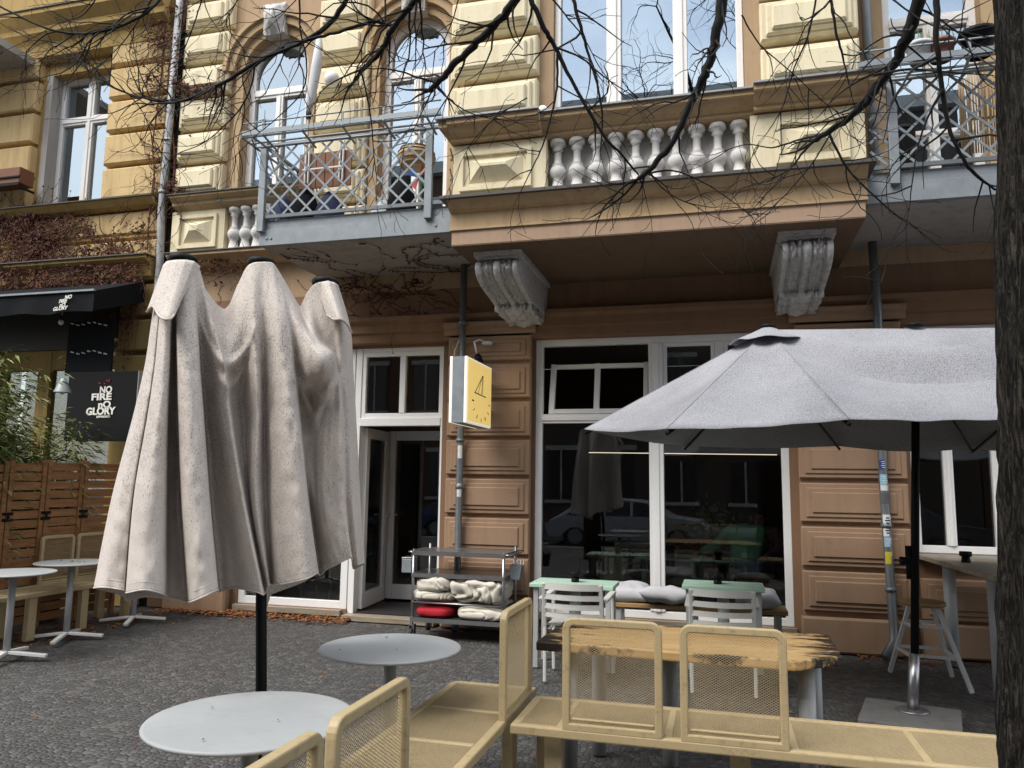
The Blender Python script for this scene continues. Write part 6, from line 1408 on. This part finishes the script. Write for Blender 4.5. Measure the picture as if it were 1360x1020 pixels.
def person(label, head, shL, shR, pelv, elL, wrL, elR, wrR, kn, cloth, face):
    """face = +1 looks away into the room (+y), -1 looks to the street"""
    r = thing('person', label, 'person', (pelv.x, pelv.y, .03)); up = Vector((0, 0, 1)); fw = Vector((0, face, 0))
    neck = (shL+shR)/2 + up*.05; chest = (shL+shR)/2 - up*.10; waist = pelv.lerp(chest, .45)
    hb = head - up*.08 - fw*.0; hL, hR = pelv + (shL-shR).normalized()*.10, pelv - (shL-shR).normalized()*.10
    v = [('pelvis', pelv, (.15, .11)), ('waist', waist, (.135, .10)), ('chest', chest, (.145, .10)), ('neck', neck, .052), ('jaw', head-up*.06+fw*.02, .065), ('head', head+up*.02, (.078, .09)), ('crown', head+up*.085, .055),
         ('nose', head+fw*.095-up*.01, .014), ('shL', shL, .062), ('elL', elL, .043), ('wrL', wrL, .028), ('shR', shR, .062), ('elR', elR, .043), ('wrR', wrR, .028),
         ('hL', hL, .085), ('kL', hL+fw*kn+up*.0, .058), ('aL', hL+fw*(kn-.02)-up*(pelv.z-.12), .04), ('tL', hL+fw*(kn+.16)-up*(pelv.z-.07), .035),
         ('hR', hR, .085), ('kR', hR+fw*kn+up*.0, .058), ('aR', hR+fw*(kn-.02)-up*(pelv.z-.12), .04), ('tR', hR+fw*(kn+.16)-up*(pelv.z-.07), .035)]
    e = [('pelvis', 'waist'), ('waist', 'chest'), ('chest', 'neck'), ('neck', 'jaw'), ('jaw', 'head'), ('head', 'crown'), ('head', 'nose'), ('chest', 'shL'), ('shL', 'elL'), ('elL', 'wrL'), ('chest', 'shR'), ('shR', 'elR'), ('elR', 'wrR'),
         ('pelvis', 'hL'), ('hL', 'kL'), ('kL', 'aL'), ('aL', 'tL'), ('pelvis', 'hR'), ('hR', 'kR'), ('kR', 'aR'), ('aR', 'tR')]
    for s, wr, el in (('L', wrL, elL), ('R', wrR, elR)):
        d = (wr-el).normalized(); sd = d.cross(up).normalized(); p = wr + d*.08; v.append(('palm'+s, p, (.030, .014))); e.append(('wr'+s, 'palm'+s))
        for k, (o_, L) in enumerate(((-.027, .062), (-.009, .074), (.010, .070), (.027, .055))):
            v.append((f'f{k}{s}', p + d*L*.55 + sd*o_ - up*.006, .0085)); v.append((f'g{k}{s}', p + d*L + sd*o_*1.1 - up*.022, .007)); e += [('palm'+s, f'f{k}{s}'), (f'f{k}{s}', f'g{k}{s}')]
        th = wr + d*.035; q = 1 if s == 'L' else -1; v.append(('t'+s+'1', th + sd*.035*-q, .010)); v.append(('t'+s+'2', th + sd*.045*-q + d*.03, .008)); e += [('palm'+s, 't'+s+'1'), ('t'+s+'1', 't'+s+'2')]
    body = skin('body', dict(v=v, e=e), M['skin'], r)
    cl = [('pelvis', pelv+up*.07, (.172, .142)), ('waist', waist, (.165, .138)), ('chest', chest, (.185, .150)), ('neck', neck-up*.02, .075), ('shL', shL, .084), ('elL', elL, .058), ('wrL', wrL.lerp(elL, .12), .044), ('shR', shR, .084), ('elR', elR, .058), ('wrR', wrR.lerp(elR, .12), .044)]
    skin('sweater', dict(v=cl, e=[('pelvis', 'waist'), ('waist', 'chest'), ('chest', 'neck'), ('chest', 'shL'), ('shL', 'elL'), ('elL', 'wrL'), ('chest', 'shR'), ('shR', 'elR'), ('elR', 'wrR')]), M[cloth], r)
    tr_ = [('pelvis', pelv, (.165, .13))] + [(n_, p, q+.014) for n_, p, q in v if n_ in ('hL', 'kL', 'aL', 'hR', 'kR', 'aR')]
    skin('trousers', dict(v=tr_, e=[('pelvis', 'hL'), ('hL', 'kL'), ('kL', 'aL'), ('pelvis', 'hR'), ('hR', 'kR'), ('kR', 'aR')]), M['jeans'], r)
    m = MB(); m.grid(lambda u, v_: head + up*.03 - fw*.012 + Vector((.090*math.cos(2*pi*u)*math.sin(pi*v_), (.105*math.sin(2*pi*u))*math.sin(pi*v_), .098*math.cos(pi*v_)))*(1+.10*noise.noise(Vector((math.cos(2*pi*u)*4, math.sin(2*pi*u)*4, v_*8)))) if True else None, 30, 11)
    # keep the hair off the face
    keep = [f for f in m.f if not all((Vector(m.v[i])-head).dot(fw) > .045 and m.v[i][2] < head.z+.055 or m.v[i][2] < head.z-.07 for i in f)]
    m.f = keep; m.sm = [True]*len(keep); m.build('hair', M['hair'], r)
    m = MB()
    for s in (-1, 1): m.ball(head + fw*.082 + Vector((s*.032, 0, .012)), .011, .011, .009, 10, 7)
    m.build('eyes', M['black'], r)
    m = MB(); m.ball(head+Vector((.086, 0, -.005)), .012, .02, .032, 8, 6); m.ball(head+Vector((-.086, 0, -.005)), .012, .02, .032, 8, 6); m.build('ears', M['skin'], r)
    m = MB(); m.ball(head+fw*.085-up*.055, .024, .008, .007, 10, 6); m.build('mouth', M['pinkcloth'], r)
Y1 = 9.25
person('person in a green sweater seated with their back to the shop window', ay(985, 688, Y1+.08), ay(968, 706, Y1), ay(1010, 707, Y1+.05), ay(990, 758, Y1-.08), ay(951, 724, Y1+.10), ay(926, 735, Y1+.22), ay(1016, 730, Y1+.2), ay(1000, 738, Y1+.42), .44, 'sweater', 1)
person('dark haired person in a pink patterned shirt facing the one in green', ay(1008, 688, 10.35), ay(1030, 708, 10.35), ay(990, 708, 10.35), ay(1010, 752, 10.42), ay(1036, 730, 10.25), ay(1018, 738, 9.98), ay(980, 728, 10.25), ay(985, 738, 10.0), .44, 'pinkcloth', -1)
for x_, y_, lb_ in ((ay(992, 760, 9.15).x, 9.15, 'dark stool under the person in green'), (ay(1010, 752, 10.42).x, 10.45, 'dark stool under the person in pink')):
    z_ = .40; t = thing('stool', lb_, 'stool', (x_, y_, .03)); MB().lathe([(.17, z_-.03), (.18, z_), (0, z_+.005)], x_, y_, 20, cap=False).build('seat', M['panelwood'], t)
    for a_ in range(4): MB().bar((x_+.16*math.cos(a_*pi/2+.78), y_+.16*math.sin(a_*pi/2+.78), .031), (x_+.12*math.cos(a_*pi/2+.78), y_+.12*math.sin(a_*pi/2+.78), z_-.031), .03, .03).build('leg', M['panelwood'], t)
random.seed(3)
for k, (x_, y_, lb_) in enumerate(((-3.3, 10.6, 'small wooden chair seen through the inner door'), (-5.0, 9.3, 'wooden chair behind the left café window'))):
    t = thing('wooden_chair', lb_, 'chair', (x_, y_, .03)); MB().box(x_-.2, x_+.2, y_-.2, y_+.2, .44, .47).build('seat', M['plywood'], t, .005); MB().box(x_-.2, x_+.2, y_+.17, y_+.2, .66, .88).build('backrest', M['plywood'], t, .005)
    for sx in (-1, 1):
        for sy in (-1, 1): MB().bar((x_+sx*.21, y_+sy*.21, .031), (x_+sx*.17, y_+sy*.17, .439 if sy < 0 else .70), .03, .03).build('leg', M['plywood'], t)
# ------------------------------------------------------------------ across the street (mirrored in the panes)
M['oppA'] = stucco('dark_brick_render', (.09, .05, .035), .5); M['oppB'] = stucco('grey_render', (.075, .065, .055), .5); M['oppw'] = paint('dark_window_pane', (.03, .035, .04), .15, .1, .1)
def opposite(x0, x1, h, mat, label):
    t = thing('opposite_house', label, 'building', ((x0+x1)/2, -14.6, 0)); m = MB(); m.box(x0, x1, -24, -14.6, -.2, h); m.build('wall', M[mat], t); w = MB(); f = MB(); x = x0+1.2
    while x < x1-1.6:
        for s_ in range(int(h/3.7)):
            z = .9+3.7*s_; w.box(x, x+1.1, -14.598, -14.56, z, z+2.0); f.box(x-.12, x+1.22, -14.597, -14.5, z-.14, z-.001); f.box(x-.12, x+1.22, -14.597, -14.52, z+2.001, z+2.2); f.box(x+.51, x+.59, -14.559, -14.53, z, z+2)
        x += 2.4
    w.build('windows', M['oppw'], t); f.build('window_trim', M['concrete'], t); c = MB(); c.box(x0-.1, x1+.1, -14.9, -14.2, h, h+.5); c.build('cornice', M['concrete'], t)
opposite(-26, -8.05, 15.2, 'oppA', 'dark brick house across the street, left of the grey one'); opposite(-8, 9, 16, 'oppB', 'grey rendered house across the street facing the café'); opposite(9.05, 26, 14.5, 'oppA', 'dark brick house across the street, right of the grey one')
def car(cx, cy, mat, label):
    t = thing('parked_car', label, 'car', (cx, cy, -.13), 'cars parked across the pavement'); z0 = -.2
    P = [(-2.15, .32), (-2.18, .62), (-2.10, .88), (-1.9, 1.02), (-1.78, 1.10), (-1.25, 1.58), (-.2, 1.66), (.55, 1.60), (1.25, 1.10), (2.0, .98), (2.16, .78), (2.18, .36), (1.75, .30), (1.72, .42), (1.5, .64), (1.25, .64), (1.03, .42), (1.0, .26), (-1.0, .26), (-1.03, .42), (-1.25, .64), (-1.5, .64), (-1.72, .42), (-1.75, .30)]
    P = [(x, z*.80+.03) for x, z in P]
    def wd(z): return .88 - .18*max(0, (z-.82)/.54)
    n = len(P); m = MB(); m.add([(cx+x, cy-wd(z), z0+z) for x, z in P] + [(cx+x, cy+wd(z), z0+z) for x, z in P], [tuple(range(n)), tuple(range(2*n-1, n-1, -1))] + [(i, n+i, n+(i+1) % n, (i+1) % n) for i in range(n)])
    m.build('body', mat, t, .03, 3)
    g_ = MB()
    for s in (-1, 1):
        for q in ([(-1.62, .89), (-1.2, 1.23), (-.62, 1.27), (-.62, .89)], [(-.54, .89), (-.54, 1.28), (.12, 1.28), (.12, .89)], [(.2, .89), (.2, 1.28), (.52, 1.25), (1.1, .89)]):
            vv = [(cx+x, cy+s*(wd(z)+.004), z0+z) for x, z in q]; g_.add(vv, [(0, 1, 2, 3)])
    g_.build('window', M['oppw'], t)
    for x in (-1.375, 1.375):
        for s in (-1, 1):
            w = MB(); w.tube([(cx+x, cy+s*.66, z0+.32), (cx+x, cy+s*.86, z0+.32)], .32, 28); o = w.build('wheel', M['rubber'], t); w = MB(); w.tube([(cx+x, cy+s*.85, z0+.32), (cx+x, cy+s*.872, z0+.32)], .20, 20); w.build('rim', M['galv'], o)
    for s in (-1, 1): MB().ball((cx+2.1, cy+s*.62, z0+.60), .09, .14, .07).build('headlight', M['chrome'], t)
    for s in (-1, 1): MB().box(cx-2.185, cx-2.10, cy+s*.66-.1, cy+s*.66+.1, z0+.56, z0+.74).build('tail_light', M['red'], t)
    return t
car(-2.5, -5.6, paint('silver_car_paint', (.42, .44, .48), .25, .03, .05, metal=.2), 'silver estate car parked at the kerb behind the camera'); car(-7.2, -5.3, paint('dark_blue_car_paint', (.03, .05, .12), .25, .03, .05, metal=.2), 'dark blue car parked at the kerb behind the camera'); car(4.2, -5.3, paint('dark_grey_car_paint', (.06, .06, .065), .25, .03, .05, metal=.2), 'dark grey car parked at the kerb behind the camera')
# ------------------------------------------------------------------ light
w = bpy.data.worlds.new('World'); scene.world = w; w.use_nodes = True; nt = w.node_tree; nt.nodes.clear()
N_ = nt.nodes.new; lk = nt.links.new
SUN_EL, SUN_AZ = math.radians(52), math.radians(218)      # azimuth measured from +y clockwise
sky = N_('ShaderNodeTexSky'); sky.sky_type = 'NISHITA'; sky.sun_disc = False; sky.sun_elevation = SUN_EL; sky.sun_rotation = SUN_AZ; sky.air_density = 1.2; sky.dust_density = 2.0
tc = N_('ShaderNodeTexCoord'); nz = N_('ShaderNodeTexNoise'); nz.inputs['Scale'].default_value = 2.1; nz.inputs['Detail'].default_value = 7; nz.inputs['Roughness'].default_value = .55
mp = N_('ShaderNodeMapping'); mp.inputs['Scale'].default_value = (1, 1, 1.8); lk(tc.outputs['Generated'], mp.inputs[0]); lk(mp.outputs[0], nz.inputs['Vector'])
rp_ = N_('ShaderNodeValToRGB'); rp_.color_ramp.elements[0].position = .36; rp_.color_ramp.elements[1].position = .60; lk(nz.outputs['Fac'], rp_.inputs[0])
mx = N_('ShaderNodeMix'); mx.data_type = 'RGBA'; lk(rp_.outputs[0], mx.inputs[0]); lk(sky.outputs[0], mx.inputs[6]); mx.inputs[7].default_value = (9.5, 9.8, 10.2, 1)
bgn = N_('ShaderNodeBackground'); bgn.inputs['Strength'].default_value = .10; lk(mx.outputs[2], bgn.inputs['Color']); ow = N_('ShaderNodeOutputWorld'); lk(bgn.outputs[0], ow.inputs['Surface'])
sl_ = bpy.data.lights.new('sun', 'SUN'); sl_.energy = 2.2; sl_.angle = math.radians(40); sl_.color = (1, .96, .90)
so = bpy.data.objects.new('sun', sl_); C.objects.link(so)
sd_ = Vector((math.sin(SUN_AZ)*math.cos(SUN_EL), math.cos(SUN_AZ)*math.cos(SUN_EL), math.sin(SUN_EL))); so.rotation_euler = sd_.to_track_quat('Z', 'Y').to_euler(); so.location = (0, -5, 20)
scene.view_settings.view_transform = 'Standard'; scene.view_settings.look = 'None'; scene.view_settings.exposure = .9; scene.view_settings.gamma = 1
scene.cycles.max_bounces = 8; scene.cycles.transparent_max_bounces = 24; scene.cycles.use_denoising = True; scene.cycles.caustics_reflective = False; scene.cycles.caustics_refractive = False
